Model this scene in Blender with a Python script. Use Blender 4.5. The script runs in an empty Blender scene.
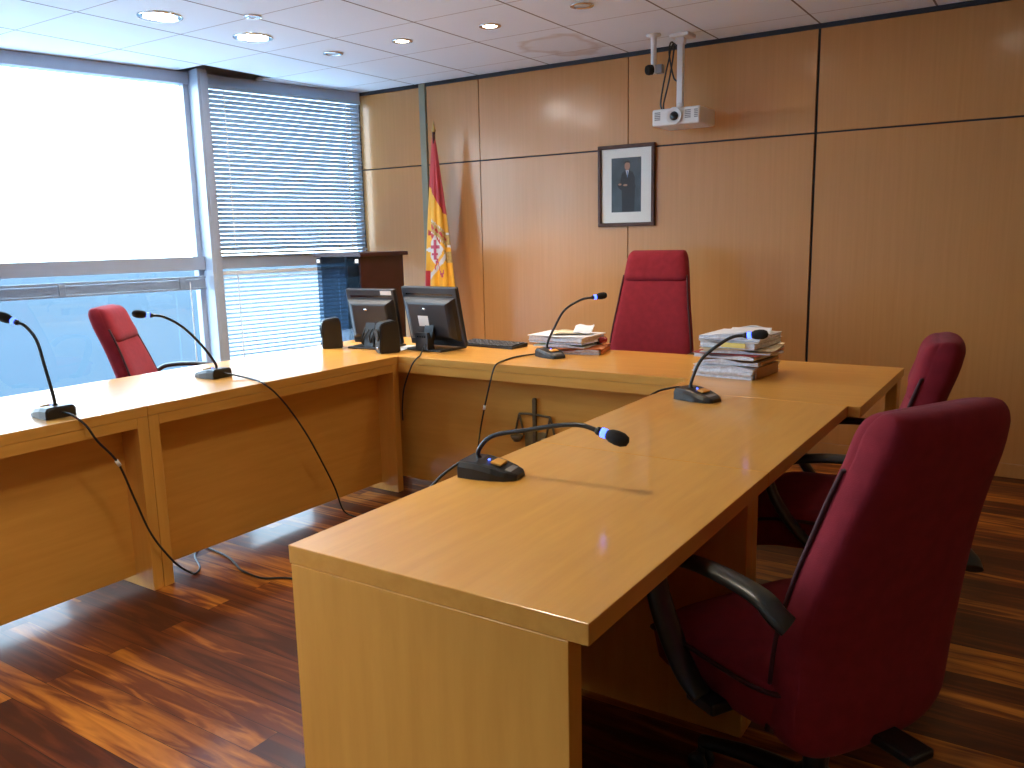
import bpy, bmesh, math, random
from mathutils import Vector, Matrix
random.seed(7)
SC = bpy.context.scene
COL = SC.collection
PI = math.pi
R = math.radians

# ------------------------------------------------------------------ camera
cam_data = bpy.data.cameras.new('camera')
cam = bpy.data.objects.new('camera', cam_data)
COL.objects.link(cam)
YAW, PITCH, ROLL, FPX = 0.5815, -0.176, -0.0215, 830.26
_cy, _sy = math.cos(YAW), math.sin(YAW)
_cp, _sp = math.cos(PITCH), math.sin(PITCH)
_f = Vector((-_sy, _cy, 0)); _r = Vector((_cy, _sy, 0)); _u = Vector((0, 0, 1))
_f2 = _f * _cp + _u * _sp
_u2 = _u * _cp - _f * _sp
_cr, _sr = math.cos(ROLL), math.sin(ROLL)
_r3 = _r * _cr + _u2 * _sr
_u3 = _u2 * _cr - _r * _sr
M = Matrix((_r3, _u3, -_f2)).transposed().to_4x4()
M.translation = Vector((1.2526, -5.1929, 1.3708))
cam.matrix_world = M
cam_data.sensor_width = 36.0
cam_data.lens = FPX / 1024 * 36.0
cam_data.clip_start = 0.02
cam_data.clip_end = 500
SC.camera = cam

# ------------------------------------------------------------------ world and exposure
SKY_STRENGTH = 9.0
w = bpy.data.worlds.new('overcast_sky'); SC.world = w; w.use_nodes = True
nt = w.node_tree
bg = nt.nodes['Background']
tc = nt.nodes.new('ShaderNodeTexCoord'); sep = nt.nodes.new('ShaderNodeSeparateXYZ')
rp = nt.nodes.new('ShaderNodeValToRGB')
nt.links.new(tc.outputs['Generated'], sep.inputs[0])
nt.links.new(sep.outputs['Z'], rp.inputs[0])
rp.color_ramp.elements[0].position = 0.0; rp.color_ramp.elements[0].color = (0.80, 0.93, 1.0, 1)
rp.color_ramp.elements[1].position = 0.9; rp.color_ramp.elements[1].color = (0.45, 0.72, 1.0, 1)
nt.links.new(rp.outputs[0], bg.inputs['Color'])
bg.inputs['Strength'].default_value = SKY_STRENGTH
SC.view_settings.view_transform = 'Standard'
SC.view_settings.look = 'None'
SC.view_settings.exposure = 0.36
SC.view_settings.gamma = 1.0
SC.view_settings.use_curve_mapping = False
# the sun stands over the building's end and travels along the window wall: added to light the bounce slab outside, not the room directly
sun = bpy.data.lights.new('sun', 'SUN'); sun.energy = 7.5; sun.angle = R(1.0); sun.color = (1.0, 0.97, 0.92)
sun_o = bpy.data.objects.new('sun', sun); COL.objects.link(sun_o)
_sv = Vector((-0.2242, -0.9745, 0)) * 0.70 + Vector((-0.9745, 0.2242, 0)) * 0.05 + Vector((0, 0, -0.71))
sun_o.rotation_euler = _sv.to_track_quat('-Z', 'Y').to_euler()
try:
    SC.cycles.use_denoising = True
    SC.cycles.max_bounces = 10
    SC.cycles.diffuse_bounces = 6
    SC.cycles.transparent_max_bounces = 16
    SC.cycles.caustics_reflective = False
    SC.cycles.caustics_refractive = False
    SC.cycles.sample_clamp_indirect = 6.0
except Exception:
    pass

# ------------------------------------------------------------------ material helpers
def new_mat(name):
    m = bpy.data.materials.new(name); m.use_nodes = True
    return m, m.node_tree, m.node_tree.nodes['Principled BSDF']

def plain(name, col, rough=0.5, metal=0.0, spec=0.5, coat=0.0, bump=0.0, bscale=200.0, var=0.0, vscale=8.0, sheen=0.0):
    m, t, b = new_mat(name)
    b.inputs['Base Color'].default_value = (*col, 1)
    b.inputs['Roughness'].default_value = rough
    b.inputs['Metallic'].default_value = metal
    b.inputs['Specular IOR Level'].default_value = spec
    b.inputs['Coat Weight'].default_value = coat
    b.inputs['Sheen Weight'].default_value = sheen
    tcn = t.nodes.new('ShaderNodeTexCoord')
    if var > 0:
        n = t.nodes.new('ShaderNodeTexNoise'); n.inputs['Scale'].default_value = vscale; n.inputs['Detail'].default_value = 4
        t.links.new(tcn.outputs['Object'], n.inputs['Vector'])
        r = t.nodes.new('ShaderNodeValToRGB')
        r.color_ramp.elements[0].position = 0.3; r.color_ramp.elements[1].position = 0.7
        r.color_ramp.elements[0].color = (*[c * (1 - var) for c in col], 1)
        r.color_ramp.elements[1].color = (*[min(1, c * (1 + var)) for c in col], 1)
        t.links.new(n.outputs['Fac'], r.inputs[0]); t.links.new(r.outputs[0], b.inputs['Base Color'])
    if bump > 0:
        n2 = t.nodes.new('ShaderNodeTexNoise'); n2.inputs['Scale'].default_value = bscale; n2.inputs['Detail'].default_value = 2
        t.links.new(tcn.outputs['Object'], n2.inputs['Vector'])
        bp = t.nodes.new('ShaderNodeBump'); bp.inputs['Strength'].default_value = bump; bp.inputs['Distance'].default_value = 0.002
        t.links.new(n2.outputs['Fac'], bp.inputs['Height']); t.links.new(bp.outputs[0], b.inputs['Normal'])
    return m

def emit(name, col, strength):
    m, t, b = new_mat(name)
    b.inputs['Base Color'].default_value = (*col, 1)
    b.inputs['Emission Color'].default_value = (*col, 1)
    b.inputs['Emission Strength'].default_value = strength
    return m

def wood(name, dark, light, stretch, scale=3.0, rough=0.3, coat=0.3, coat_rough=0.12, bump=0.02):
    """fine straight grain running along the axis whose stretch is smallest"""
    m, t, b = new_mat(name)
    tcn = t.nodes.new('ShaderNodeTexCoord')
    mp = t.nodes.new('ShaderNodeMapping'); mp.inputs['Scale'].default_value = stretch
    t.links.new(tcn.outputs['Object'], mp.inputs['Vector'])
    n = t.nodes.new('ShaderNodeTexNoise'); n.inputs['Scale'].default_value = scale; n.inputs['Detail'].default_value = 6; n.inputs['Roughness'].default_value = 0.6
    n.inputs['Distortion'].default_value = 0.3
    t.links.new(mp.outputs[0], n.inputs['Vector'])
    r = t.nodes.new('ShaderNodeValToRGB')
    r.color_ramp.elements[0].position = 0.32; r.color_ramp.elements[1].position = 0.68
    r.color_ramp.elements[0].color = (*dark, 1); r.color_ramp.elements[1].color = (*light, 1)
    t.links.new(n.outputs['Fac'], r.inputs[0]); t.links.new(r.outputs[0], b.inputs['Base Color'])
    b.inputs['Roughness'].default_value = rough; b.inputs['Specular IOR Level'].default_value = 0.3
    b.inputs['Coat Weight'].default_value = coat; b.inputs['Coat Roughness'].default_value = coat_rough
    return m

def floor_material():
    m, t, b = new_mat('dark_tropical_parquet')
    N = t.nodes.new; L = t.links.new
    tcn = N('ShaderNodeTexCoord')
    br = N('ShaderNodeTexBrick')
    br.offset = 0.37; br.squash = 1.0
    br.inputs['Scale'].default_value = 1.0
    br.inputs['Brick Width'].default_value = 1.35
    br.inputs['Row Height'].default_value = 0.102
    br.inputs['Mortar Size'].default_value = 0.0009
    br.inputs['Mortar Smooth'].default_value = 0.1
    br.inputs['Color1'].default_value = (0, 0, 0, 1); br.inputs['Color2'].default_value = (1, 1, 1, 1); br.inputs['Mortar'].default_value = (0.0, 0, 0, 1)
    L(tcn.outputs['Object'], br.inputs['Vector'])
    # per-board offset so that the grain breaks at the joints
    mp = N('ShaderNodeMapping'); mp.inputs['Scale'].default_value = (1.6, 16, 1)
    L(tcn.outputs['Object'], mp.inputs['Vector'])
    addv = N('ShaderNodeVectorMath'); addv.operation = 'MULTIPLY_ADD'
    addv.inputs[1].default_value = (37, 11, 5)
    L(br.outputs['Color'], addv.inputs[0]); L(mp.outputs[0], addv.inputs[2])
    n = N('ShaderNodeTexNoise'); n.inputs['Scale'].default_value = 1.1; n.inputs['Detail'].default_value = 5; n.inputs['Distortion'].default_value = 1.4
    L(addv.outputs[0], n.inputs['Vector'])
    mix = N('ShaderNodeMath'); mix.operation = 'MULTIPLY_ADD'; mix.inputs[1].default_value = 0.34
    L(br.outputs['Color'], mix.inputs[0])
    ms = N('ShaderNodeMath'); ms.operation = 'MULTIPLY'; ms.inputs[1].default_value = 0.80
    L(n.outputs['Fac'], ms.inputs[0]); L(ms.outputs[0], mix.inputs[2])
    r = N('ShaderNodeValToRGB')
    e = r.color_ramp.elements
    e[0].position = 0.18; e[0].color = (0.040, 0.011, 0.006, 1)
    e[1].position = 0.82; e[1].color = (0.50, 0.178, 0.022, 1)
    x = e.new(0.42); x.color = (0.055, 0.012, 0.004, 1)
    x = e.new(0.62); x.color = (0.135, 0.031, 0.007, 1)
    L(mix.outputs[0], r.inputs[0])
    mm = N('ShaderNodeMixRGB'); mm.inputs[2].default_value = (0.01, 0.004, 0.003, 1)
    L(br.outputs['Fac'], mm.inputs[0]); L(r.outputs[0], mm.inputs[1])
    L(mm.outputs[0], b.inputs['Base Color'])
    b.inputs['Roughness'].default_value = 0.5; b.inputs['Specular IOR Level'].default_value = 0.12
    b.inputs['Coat Weight'].default_value = 0.40; b.inputs['Coat Roughness'].default_value = 0.19
    return m

def ceiling_material():
    m, t, b = new_mat('mineral_fibre_ceiling_tiles')
    N = t.nodes.new; L = t.links.new
    tcn = N('ShaderNodeTexCoord'); s = N('ShaderNodeSeparateXYZ'); L(tcn.outputs['Object'], s.inputs[0])
    def line(axis, off, half):
        a = N('ShaderNodeMath'); a.operation = 'ADD'; a.inputs[1].default_value = off + 60.0; L(s.outputs[axis], a.inputs[0])
        q = N('ShaderNodeMath'); q.operation = 'PINGPONG'; q.inputs[1].default_value = 0.3; L(a.outputs[0], q.inputs[0])
        c = N('ShaderNodeMath'); c.operation = 'LESS_THAN'; c.inputs[1].default_value = half; L(q.outputs[0], c.inputs[0])
        return c
    lx = line('X', 0.0, 0.0055); ly = line('Y', 0.25, 0.0035)
    n = N('ShaderNodeTexNoise'); n.inputs['Scale'].default_value = 1.3; n.inputs['Detail'].default_value = 3
    L(tcn.outputs['Object'], n.inputs['Vector'])
    r = N('ShaderNodeValToRGB'); r.color_ramp.elements[0].color = (0.74, 0.83, 0.90, 1); r.color_ramp.elements[1].color = (0.79, 0.88, 0.95, 1)
    L(n.outputs['Fac'], r.inputs[0])
    m1 = N('ShaderNodeMixRGB'); m1.inputs[2].default_value = (0.36, 0.35, 0.36, 1); L(ly.outputs[0], m1.inputs[0]); L(r.outputs[0], m1.inputs[1])
    m2 = N('ShaderNodeMixRGB'); m2.inputs[2].default_value = (0.16, 0.14, 0.13, 1); L(lx.outputs[0], m2.inputs[0]); L(m1.outputs[0], m2.inputs[1])
    # old brown water stain on the tiles before the back wall
    ws = N('ShaderNodeVectorMath'); ws.operation = 'DISTANCE'; ws.inputs[1].default_value = (-1.45, -0.42, 2.5318); L(tcn.outputs['Object'], ws.inputs[0])
    wn = N('ShaderNodeMath'); wn.operation = 'MULTIPLY_ADD'; wn.inputs[1].default_value = 0.35; wn.inputs[2].default_value = -0.17
    n3 = N('ShaderNodeTexNoise'); n3.inputs['Scale'].default_value = 5.0; L(tcn.outputs['Object'], n3.inputs['Vector']); L(n3.outputs['Fac'], wn.inputs[0])
    wa = N('ShaderNodeMath'); wa.operation = 'ADD'; L(ws.outputs['Value'], wa.inputs[0]); L(wn.outputs[0], wa.inputs[1])
    wr = N('ShaderNodeValToRGB'); we = wr.color_ramp.elements
    we[0].position = 0.0; we[0].color = (0.10, 0.10, 0.10, 1); we[1].position = 0.30; we[1].color = (0, 0, 0, 1)
    x = we.new(0.18); x.color = (0.12, 0.12, 0.12, 1); x = we.new(0.24); x.color = (0.45, 0.45, 0.45, 1)
    L(wa.outputs[0], wr.inputs[0])
    m3 = N('ShaderNodeMixRGB'); m3.inputs[2].default_value = (0.36, 0.25, 0.16, 1); L(wr.outputs[0], m3.inputs[0]); L(m2.outputs[0], m3.inputs[1])
    L(m3.outputs[0], b.inputs['Base Color'])
    b.inputs['Roughness'].default_value = 0.75
    return m

def glass_material(name, tint=(0.93, 0.97, 1.0), refl=0.9, n_=1.45):
    m = bpy.data.materials.new(name); m.use_nodes = True
    t = m.node_tree; t.nodes.clear()
    o = t.nodes.new('ShaderNodeOutputMaterial'); mx = t.nodes.new('ShaderNodeMixShader')
    tr = t.nodes.new('ShaderNodeBsdfTransparent'); gl = t.nodes.new('ShaderNodeBsdfGlossy'); fr = t.nodes.new('ShaderNodeFresnel')
    tr.inputs[0].default_value = (*tint, 1); gl.inputs['Roughness'].default_value = 0.02; gl.inputs[0].default_value = (refl, refl, refl, 1)
    geo = t.nodes.new('ShaderNodeNewGeometry'); ior = t.nodes.new('ShaderNodeMapRange')      # same reflectance from both sides of a thin sheet
    ior.inputs['To Min'].default_value = n_; ior.inputs['To Max'].default_value = 1 / n_
    t.links.new(geo.outputs['Backfacing'], ior.inputs['Value']); t.links.new(ior.outputs['Result'], fr.inputs[0])
    t.links.new(fr.outputs[0], mx.inputs[0]); t.links.new(tr.outputs[0], mx.inputs[1]); t.links.new(gl.outputs[0], mx.inputs[2]); t.links.new(mx.outputs[0], o.inputs[0])
    return m

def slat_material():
    m = bpy.data.materials.new('blind_slat_dim_blue'); m.use_nodes = True
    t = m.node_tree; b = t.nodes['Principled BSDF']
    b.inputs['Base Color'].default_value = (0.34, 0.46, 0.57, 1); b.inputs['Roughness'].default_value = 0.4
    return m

MAT = {}
MAT['desk'] = wood('honey_desk_veneer', (0.63, 0.305, 0.057), (0.70, 0.352, 0.070), (14, 1.2, 14), 2.2, 0.34, 0.45, 0.13)
MAT['desk_x'] = wood('honey_desk_veneer_cross', (0.63, 0.305, 0.057), (0.70, 0.352, 0.070), (1.2, 14, 14), 2.2, 0.34, 0.45, 0.13)
MAT['desk_v'] = wood('honey_desk_veneer_upright', (0.63, 0.305, 0.057), (0.70, 0.352, 0.070), (10, 10, 1.0), 2.2, 0.34, 0.3, 0.16)
MAT['wall'] = wood('beech_wall_veneer', (0.49, 0.222, 0.062), (0.535, 0.250, 0.074), (26, 26, 0.7), 2.0, 0.42, 0.62, 0.18)
MAT['floor'] = floor_material()
MAT['ceiling'] = ceiling_material()
MAT['plaster'] = plain('pale_plaster', (0.58, 0.60, 0.62), 0.8, var=0.05)
MAT['gap'] = plain('black_shadow_gap', (0.012, 0.014, 0.022), 0.6, var=0.1)
MAT['alu'] = plain('grey_painted_aluminium', (0.40, 0.46, 0.55), 0.4, 0.2, var=0.04)
MAT['blind_stack'] = plain('blue_grey_blind_bundle', (0.25, 0.34, 0.47), 0.45, var=0.05)
MAT['strip'] = plain('grey_green_wall_strip', (0.26, 0.25, 0.17), 0.5, var=0.05)
MAT['glass'] = glass_material('clear_window_glass')
MAT['smoked'] = glass_material('smoked_cabinet_glass', (0.40, 0.47, 0.54), 0.9)
MAT['picture_glass'] = glass_material('picture_glass', (0.99, 0.99, 0.99), 0.35, 1.12)
MAT['slat'] = slat_material()
MAT['slat_lit'] = plain('daylit_white_slats', (0.80, 0.84, 0.86), 0.5, var=0.02)  # lower blind: bright daylight on the slats put into a lighter colour
MAT['cord'] = plain('white_cord', (0.75, 0.78, 0.8), 0.6, var=0.03)
MAT['fabric'] = plain('burgundy_wool_fabric', (0.225, 0.017, 0.027), 0.9, spec=0.15, bump=0.25, bscale=420, var=0.10, vscale=30, sheen=0.04)
MAT['piping'] = plain('dark_burgundy_piping', (0.055, 0.008, 0.012), 0.8, var=0.1)
MAT['black'] = plain('black_plastic', (0.012, 0.013, 0.015), 0.38, var=0.15)
MAT['armblack'] = plain('black_armrest_polyurethane', (0.022, 0.025, 0.024), 0.33, var=0.15)
MAT['matblack'] = plain('matt_black_foam', (0.010, 0.010, 0.011), 0.9, bump=0.4, bscale=600)
MAT['mon'] = plain('charcoal_monitor_shell', (0.014, 0.017, 0.024), 0.40, var=0.08)
MAT['screen'] = plain('dark_monitor_screen', (0.008, 0.008, 0.01), 0.12, var=0.05)
MAT['chrome'] = plain('chrome', (0.7, 0.7, 0.72), 0.15, 1.0, var=0.03)
MAT['orange_button'] = plain('orange_talk_button', (0.75, 0.36, 0.06), 0.4, var=0.03)
MAT['tag'] = plain('white_cable_tag', (0.8, 0.8, 0.78), 0.6, var=0.03)
MAT['led'] = emit('blue_microphone_led', (0.06, 0.12, 1.0), 4.0)
MAT['lamp'] = emit('warm_halogen_lens', (1.0, 0.90, 0.74), 30.0)
MAT['lamp_big'] = emit('glaring_lamp_lens', (1.0, 0.97, 0.93), 150.0)
MAT['lamp_off'] = plain('unlit_lamp_lens', (0.45, 0.47, 0.5), 0.25, var=0.05)
MAT['mahogany'] = plain('mahogany_veneer', (0.030, 0.007, 0.012), 0.4, var=0.2, vscale=14, coat=0.1)
MAT['cabin_in'] = plain('dark_cabinet_interior', (0.030, 0.045, 0.065), 0.5, var=0.1)
MAT['white_plastic'] = plain('white_appliance_plastic', (0.70, 0.70, 0.70), 0.4, var=0.03)
MAT['grey_plastic'] = plain('grey_plastic', (0.22, 0.22, 0.23), 0.45, var=0.05)
MAT['paper'] = plain('white_paper', (0.72, 0.73, 0.76), 0.8, var=0.06, vscale=40)
MAT['paper_edge'] = plain('layered_paper_edges', (0.66, 0.68, 0.74), 0.85, var=0.16, vscale=60)
MAT['cream'] = plain('cream_paper', (0.74, 0.64, 0.44), 0.8, var=0.05)
MAT['kraft'] = plain('brown_folder_card', (0.36, 0.20, 0.10), 0.75, var=0.12)
MAT['orange_card'] = plain('orange_folder_card', (0.52, 0.16, 0.05), 0.6, var=0.08)
MAT['yellow_note'] = plain('yellow_note_paper', (0.82, 0.68, 0.20), 0.7, var=0.04)
MAT['green_card'] = plain('pale_green_card', (0.42, 0.55, 0.44), 0.7, var=0.05)
MAT['red_card'] = plain('red_card', (0.38, 0.05, 0.05), 0.7, var=0.05)
MAT['red_knob'] = plain('red_stamp_handle', (0.26, 0.02, 0.03), 0.4, var=0.05)
MAT['bronze'] = plain('aged_bronze', (0.125, 0.088, 0.042), 0.5, 0.25, var=0.25, vscale=40)
MAT['olive_plate'] = plain('patinated_plate', (0.21, 0.155, 0.06), 0.55, 0.3, var=0.2, vscale=30)
MAT['frame'] = plain('dark_walnut_frame', (0.075, 0.030, 0.019), 0.5, var=0.2, vscale=20, spec=0.3)
MAT['mat_board'] = plain('off_white_mount', (0.80, 0.80, 0.75), 0.85, var=0.02)
MAT['ph_bg'] = plain('print_grey_blue', (0.055, 0.075, 0.090), 0.6, var=0.35, vscale=9)
MAT['ph_suit'] = plain('print_dark_suit', (0.012, 0.015, 0.022), 0.6, var=0.2)
MAT['ph_skin'] = plain('print_skin', (0.42, 0.22, 0.15), 0.6, var=0.05)
MAT['ph_shirt'] = plain('print_shirt', (0.62, 0.66, 0.72), 0.6, var=0.03)
MAT['ph_tie'] = plain('print_blue_tie', (0.10, 0.18, 0.36), 0.6, var=0.05)
MAT['ph_hair'] = plain('print_dark_hair', (0.03, 0.022, 0.018), 0.6, var=0.1)
MAT['flag_red'] = plain('flag_red_satin', (0.50, 0.025, 0.030), 0.5, var=0.06, sheen=0.2)
MAT['flag_yellow'] = plain('flag_yellow_satin', (0.85, 0.44, 0.03), 0.5, var=0.06, sheen=0.2)
MAT['flag_white'] = plain('flag_crest_white', (0.68, 0.66, 0.68), 0.6, var=0.05)
MAT['flag_gold'] = plain('flag_crest_gold', (0.48, 0.32, 0.10), 0.6, var=0.25, vscale=60)
MAT['flag_pink'] = plain('flag_crest_magenta', (0.50, 0.08, 0.16), 0.6, var=0.05)
MAT['flag_grey'] = plain('flag_crest_blue_grey', (0.22, 0.26, 0.30), 0.6, var=0.05)
MAT['brass'] = plain('brass', (0.45, 0.28, 0.08), 0.35, 0.8, var=0.1)
MAT['terrace'] = plain('hazy_pale_ground', (0.026, 0.045, 0.060), 0.9, spec=0.03, var=0.08, vscale=0.02)
MAT['bounce_slab'] = plain('pale_bounce_slab', (0.66, 0.74, 0.82), 0.8, var=0.05, vscale=1.0)  # for the added slab outside that bounces light indoors
MAT['rubber'] = plain('black_rubber_cable', (0.010, 0.011, 0.013), 0.45, var=0.1)

# ------------------------------------------------------------------ mesh helpers
def new_bm():
    return bmesh.new()

def set_mat(faces, i):
    for f in faces: f.material_index = i

def add_box(bm, lo, hi, bev=0.0, seg=2, mi=0, rot=None, pivot=None):
    b = bmesh.new()
    bmesh.ops.create_cube(b, size=1.0)
    lo = Vector(lo); hi = Vector(hi); c = (lo + hi) / 2; d = hi - lo
    for v in b.verts: v.co = Vector((v.co.x * d.x, v.co.y * d.y, v.co.z * d.z)) + c
    if bev > 0:
        bmesh.ops.bevel(b, geom=list(b.edges), offset=min(bev, min(d) * 0.45), segments=seg, profile=0.5, affect='EDGES')
    if rot is not None:
        p = Vector(pivot) if pivot is not None else c
        for v in b.verts: v.co = rot @ (v.co - p) + p
    merge(bm, b, mi)

def merge(bm, b, mi=0):
    b.normal_update()
    mp = {}
    for v in b.verts: mp[v] = bm.verts.new(v.co)
    for f in b.faces:
        try:
            nf = bm.faces.new([mp[v] for v in f.verts]); nf.material_index = mi; nf.smooth = f.smooth
        except ValueError: pass
    b.free()

def catmull(pts, n=8):
    pts = [Vector(p) for p in pts]
    if len(pts) < 3: return pts
    P = [2 * pts[0] - pts[1]] + pts + [2 * pts[-1] - pts[-2]]
    out = []
    for i in range(1, len(P) - 2):
        for k in range(n):
            t = k / n
            a, b, c, d = P[i - 1], P[i], P[i + 1], P[i + 2]
            out.append(0.5 * ((2 * b) + (c - a) * t + (2 * a - 5 * b + 4 * c - d) * t * t + (3 * b - a - 3 * c + d) * t ** 3))
    out.append(pts[-1])
    return out

def add_tube(bm, pts, rad, sides=10, mi=0, smooth_n=8, spline=True, flat=None, cap=True):
    """tube along pts; rad: number or function of t; flat: (wide vector, factor) squashes the section"""
    path = catmull(pts, smooth_n) if spline else [Vector(p) for p in pts]
    n = len(path)
    up = Vector((0, 0, 1))
    rings = []
    prev = None
    for i, p in enumerate(path):
        if i == 0: tg = path[1] - path[0]
        elif i == n - 1: tg = path[-1] - path[-2]
        else: tg = path[i + 1] - path[i - 1]
        tg.normalize()
        if prev is None:
            a = up if abs(tg.dot(up)) < 0.9 else Vector((1, 0, 0))
            if flat is not None: a = Vector(flat[0])
            u = (a - tg * a.dot(tg)).normalized()
        else:
            u = (prev - tg * prev.dot(tg)).normalized()
        prev = u
        v = tg.cross(u)
        r = rad(i / (n - 1)) if callable(rad) else rad
        fa = flat[1] if flat else 1.0
        rings.append([bm.verts.new(p + (u * math.cos(2 * PI * k / sides) * r * fa) + (v * math.sin(2 * PI * k / sides) * r)) for k in range(sides)])
    for a, b in zip(rings[:-1], rings[1:]):
        for k in range(sides):
            f = bm.faces.new((a[k], a[(k + 1) % sides], b[(k + 1) % sides], b[k])); f.smooth = True; f.material_index = mi
    if cap:
        f = bm.faces.new(list(reversed(rings[0]))); f.material_index = mi
        f = bm.faces.new(rings[-1]); f.material_index = mi

def add_lathe(bm, prof, c=(0, 0, 0), axis=(0, 0, 1), sides=24, mi=0, smooth=True):
    """prof: (radius, height) pairs"""
    ax = Vector(axis).normalized(); c = Vector(c)
    a = Vector((1, 0, 0)) if abs(ax.x) < 0.9 else Vector((0, 1, 0))
    u = (a - ax * a.dot(ax)).normalized(); v = ax.cross(u)
    rings = []
    for r, h in prof:
        if r < 1e-6: rings.append([bm.verts.new(c + ax * h)])
        else: rings.append([bm.verts.new(c + ax * h + (u * math.cos(2 * PI * k / sides) + v * math.sin(2 * PI * k / sides)) * r) for k in range(sides)])
    for A, B in zip(rings[:-1], rings[1:]):
        for k in range(sides):
            k2 = (k + 1) % sides
            if len(A) == 1 and len(B) == 1: continue
            if len(A) == 1: f = bm.faces.new((A[0], B[k2], B[k]))
            elif len(B) == 1: f = bm.faces.new((A[k], A[k2], B[0]))
            else: f = bm.faces.new((A[k], A[k2], B[k2], B[k]))
            f.smooth = smooth; f.material_index = mi
    if len(rings[0]) > 1:
        f = bm.faces.new(list(reversed(rings[0]))); f.material_index = mi
    if len(rings[-1]) > 1:
        f = bm.faces.new(rings[-1]); f.material_index = mi

def add_loft(bm, sections, mi=0, close=True):
    """sections: lists of equal point counts (closed loops)"""
    rings = [[bm.verts.new(p) for p in s] for s in sections]
    n = len(rings[0])
    for a, b in zip(rings[:-1], rings[1:]):
        for k in range(n):
            f = bm.faces.new((a[k], a[(k + 1) % n], b[(k + 1) % n], b[k])); f.smooth = True; f.material_index = mi
    if close:
        f = bm.faces.new(list(reversed(rings[0]))); f.material_index = mi; f.smooth = True
        f = bm.faces.new(rings[-1]); f.material_index = mi; f.smooth = True

def super_loop(c, u, v, a, b, e=4.0, n=40):
    out = []
    for k in range(n):
        t = 2 * PI * k / n
        ct, st = math.cos(t), math.sin(t)
        out.append(c + u * (a * math.copysign(abs(ct) ** (2 / e), ct)) + v * (b * math.copysign(abs(st) ** (2 / e), st)))
    return out

def add_prism(bm, poly, d0, d1, plane='xz', mi=0):
    """extrude a polygon given in 2 axes along the third, from d0 to d1"""
    def P(a, b, d):
        return {'xz': (a, d, b), 'xy': (a, b, d), 'yz': (d, a, b)}[plane]
    A = [bm.verts.new(P(a, b, d0)) for a, b in poly]; B = [bm.verts.new(P(a, b, d1)) for a, b in poly]
    n = len(poly)
    fs = [bm.faces.new(A), bm.faces.new(list(reversed(B)))]
    for k in range(n): fs.append(bm.faces.new((A[k], B[k], B[(k + 1) % n], A[(k + 1) % n])))
    set_mat(fs, mi)

def obj(name, bm, mats, parent=None, loc=None, rotz=None):
    bmesh.ops.recalc_face_normals(bm, faces=list(bm.faces))
    me = bpy.data.meshes.new(name); bm.to_mesh(me); bm.free()
    if not isinstance(mats, (list, tuple)): mats = [mats]
    for m in mats: me.materials.append(MAT[m])
    o = bpy.data.objects.new(name, me); COL.objects.link(o)
    if parent is not None: o.parent = parent
    if loc is not None: o.location = loc
    if rotz is not None: o.rotation_euler = (0, 0, rotz)
    return o

def thing(name, label, cat, loc=(0, 0, 0), rotz=0.0, group=None):
    o = bpy.data.objects.new(name, None); COL.objects.link(o)
    o.empty_display_size = 0.1
    o.location = loc; o.rotation_euler = (0, 0, rotz)
    tag(o, label, cat, group)
    return o

def tag(o, label, cat, group=None):
    o['label'] = label; o['category'] = cat
    if group: o['group'] = group
    return o

def struct(name, bm, mats, parent=None, loc=None, rotz=None):
    o = obj(name, bm, mats, parent, loc, rotz)
    if parent is None: o['kind'] = 'structure'
    return o

# ------------------------------------------------------------------ room dimensions
ZC = 2.5318
OX, OY = -3.58, 0.0                      # corner of back wall and window wall
DX, DY = -0.2242, -0.9745                # direction of the window wall away from the corner
WANG = math.atan2(DY, DX)
SEND = 8.0
WX1 = 3.4                                # side wall
YB = OY + DY * SEND                      # wall behind the camera

def facade(s, n=0.0):
    """point on the window wall, s metres from the corner, n metres into the room"""
    return Vector((OX + DX * s + 0.9745 * n, OY + DY * s - 0.2242 * n, 0))

# floor
bm = new_bm()
add_prism(bm, [(-3.62, 0.1), (WX1, 0.1), (WX1, YB), (OX + DX * SEND, YB)], -0.08, 0.0, 'xy')
struct('floor', bm, 'floor')
# ceiling of one slab with the cut-out corner tile left open
bm = new_bm()
fy = lambda y: OX + DX * (y / DY)
tile_a, tile_b = -0.87, -1.45
polys = [[(-3.6, 0.0), (WX1, 0.0), (WX1, YB), (-3.6, YB)],
         [(fy(tile_a), tile_a), (-3.6, tile_a), (-3.6, -0.10), (fy(-0.10), -0.10)],
         [(fy(YB), YB), (-3.6, YB), (-3.6, tile_b), (fy(tile_b), tile_b)]]
for pl in polys: add_prism(bm, pl, ZC, ZC + 0.02, 'xy')
struct('ceiling', bm, 'ceiling')
bm = new_bm()
add_prism(bm, [(fy(YB) - .3, YB), (WX1, YB), (WX1, 0.1), (-3.9, 0.1)], ZC + 0.30, ZC + 0.34, 'xy')
struct('trim_1', bm, 'gap')              # dark plenum above the ceiling
# back wall: veneer panels with open joints over a black backing
bm = new_bm()
add_box(bm, (-3.62, 0.014, 0), (WX1, 0.10, ZC + 0.34))
struct('wall_back', bm, 'gap')
bm = new_bm()
xs = [(-3.575, -2.955), (-2.885, -2.403), (-2.397, -1.203), (-1.197, -0.008), (0.008, 1.197), (1.203, 2.397), (2.403, WX1 - 0.003)]
for a, b in xs:
    add_box(bm, (a, 0.0, 0.08), (b, 0.0139, 1.922), 0.001, 1)
    add_box(bm, (a, 0.0, 1.932), (b, 0.0139, ZC - 0.028), 0.001, 1)
o = struct('wall_panelling', bm, 'wall')
bm = new_bm(); add_box(bm, (-2.952, -0.012, 0.08), (-2.893, 0.0138, ZC - 0.004), 0.004); struct('trim_2', bm, 'strip')
bm = new_bm(); add_box(bm, (-3.575, -0.004, 0.0), (WX1, 0.0138, 0.078), 0.002); struct('baseboard_back', bm, 'wall')
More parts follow.
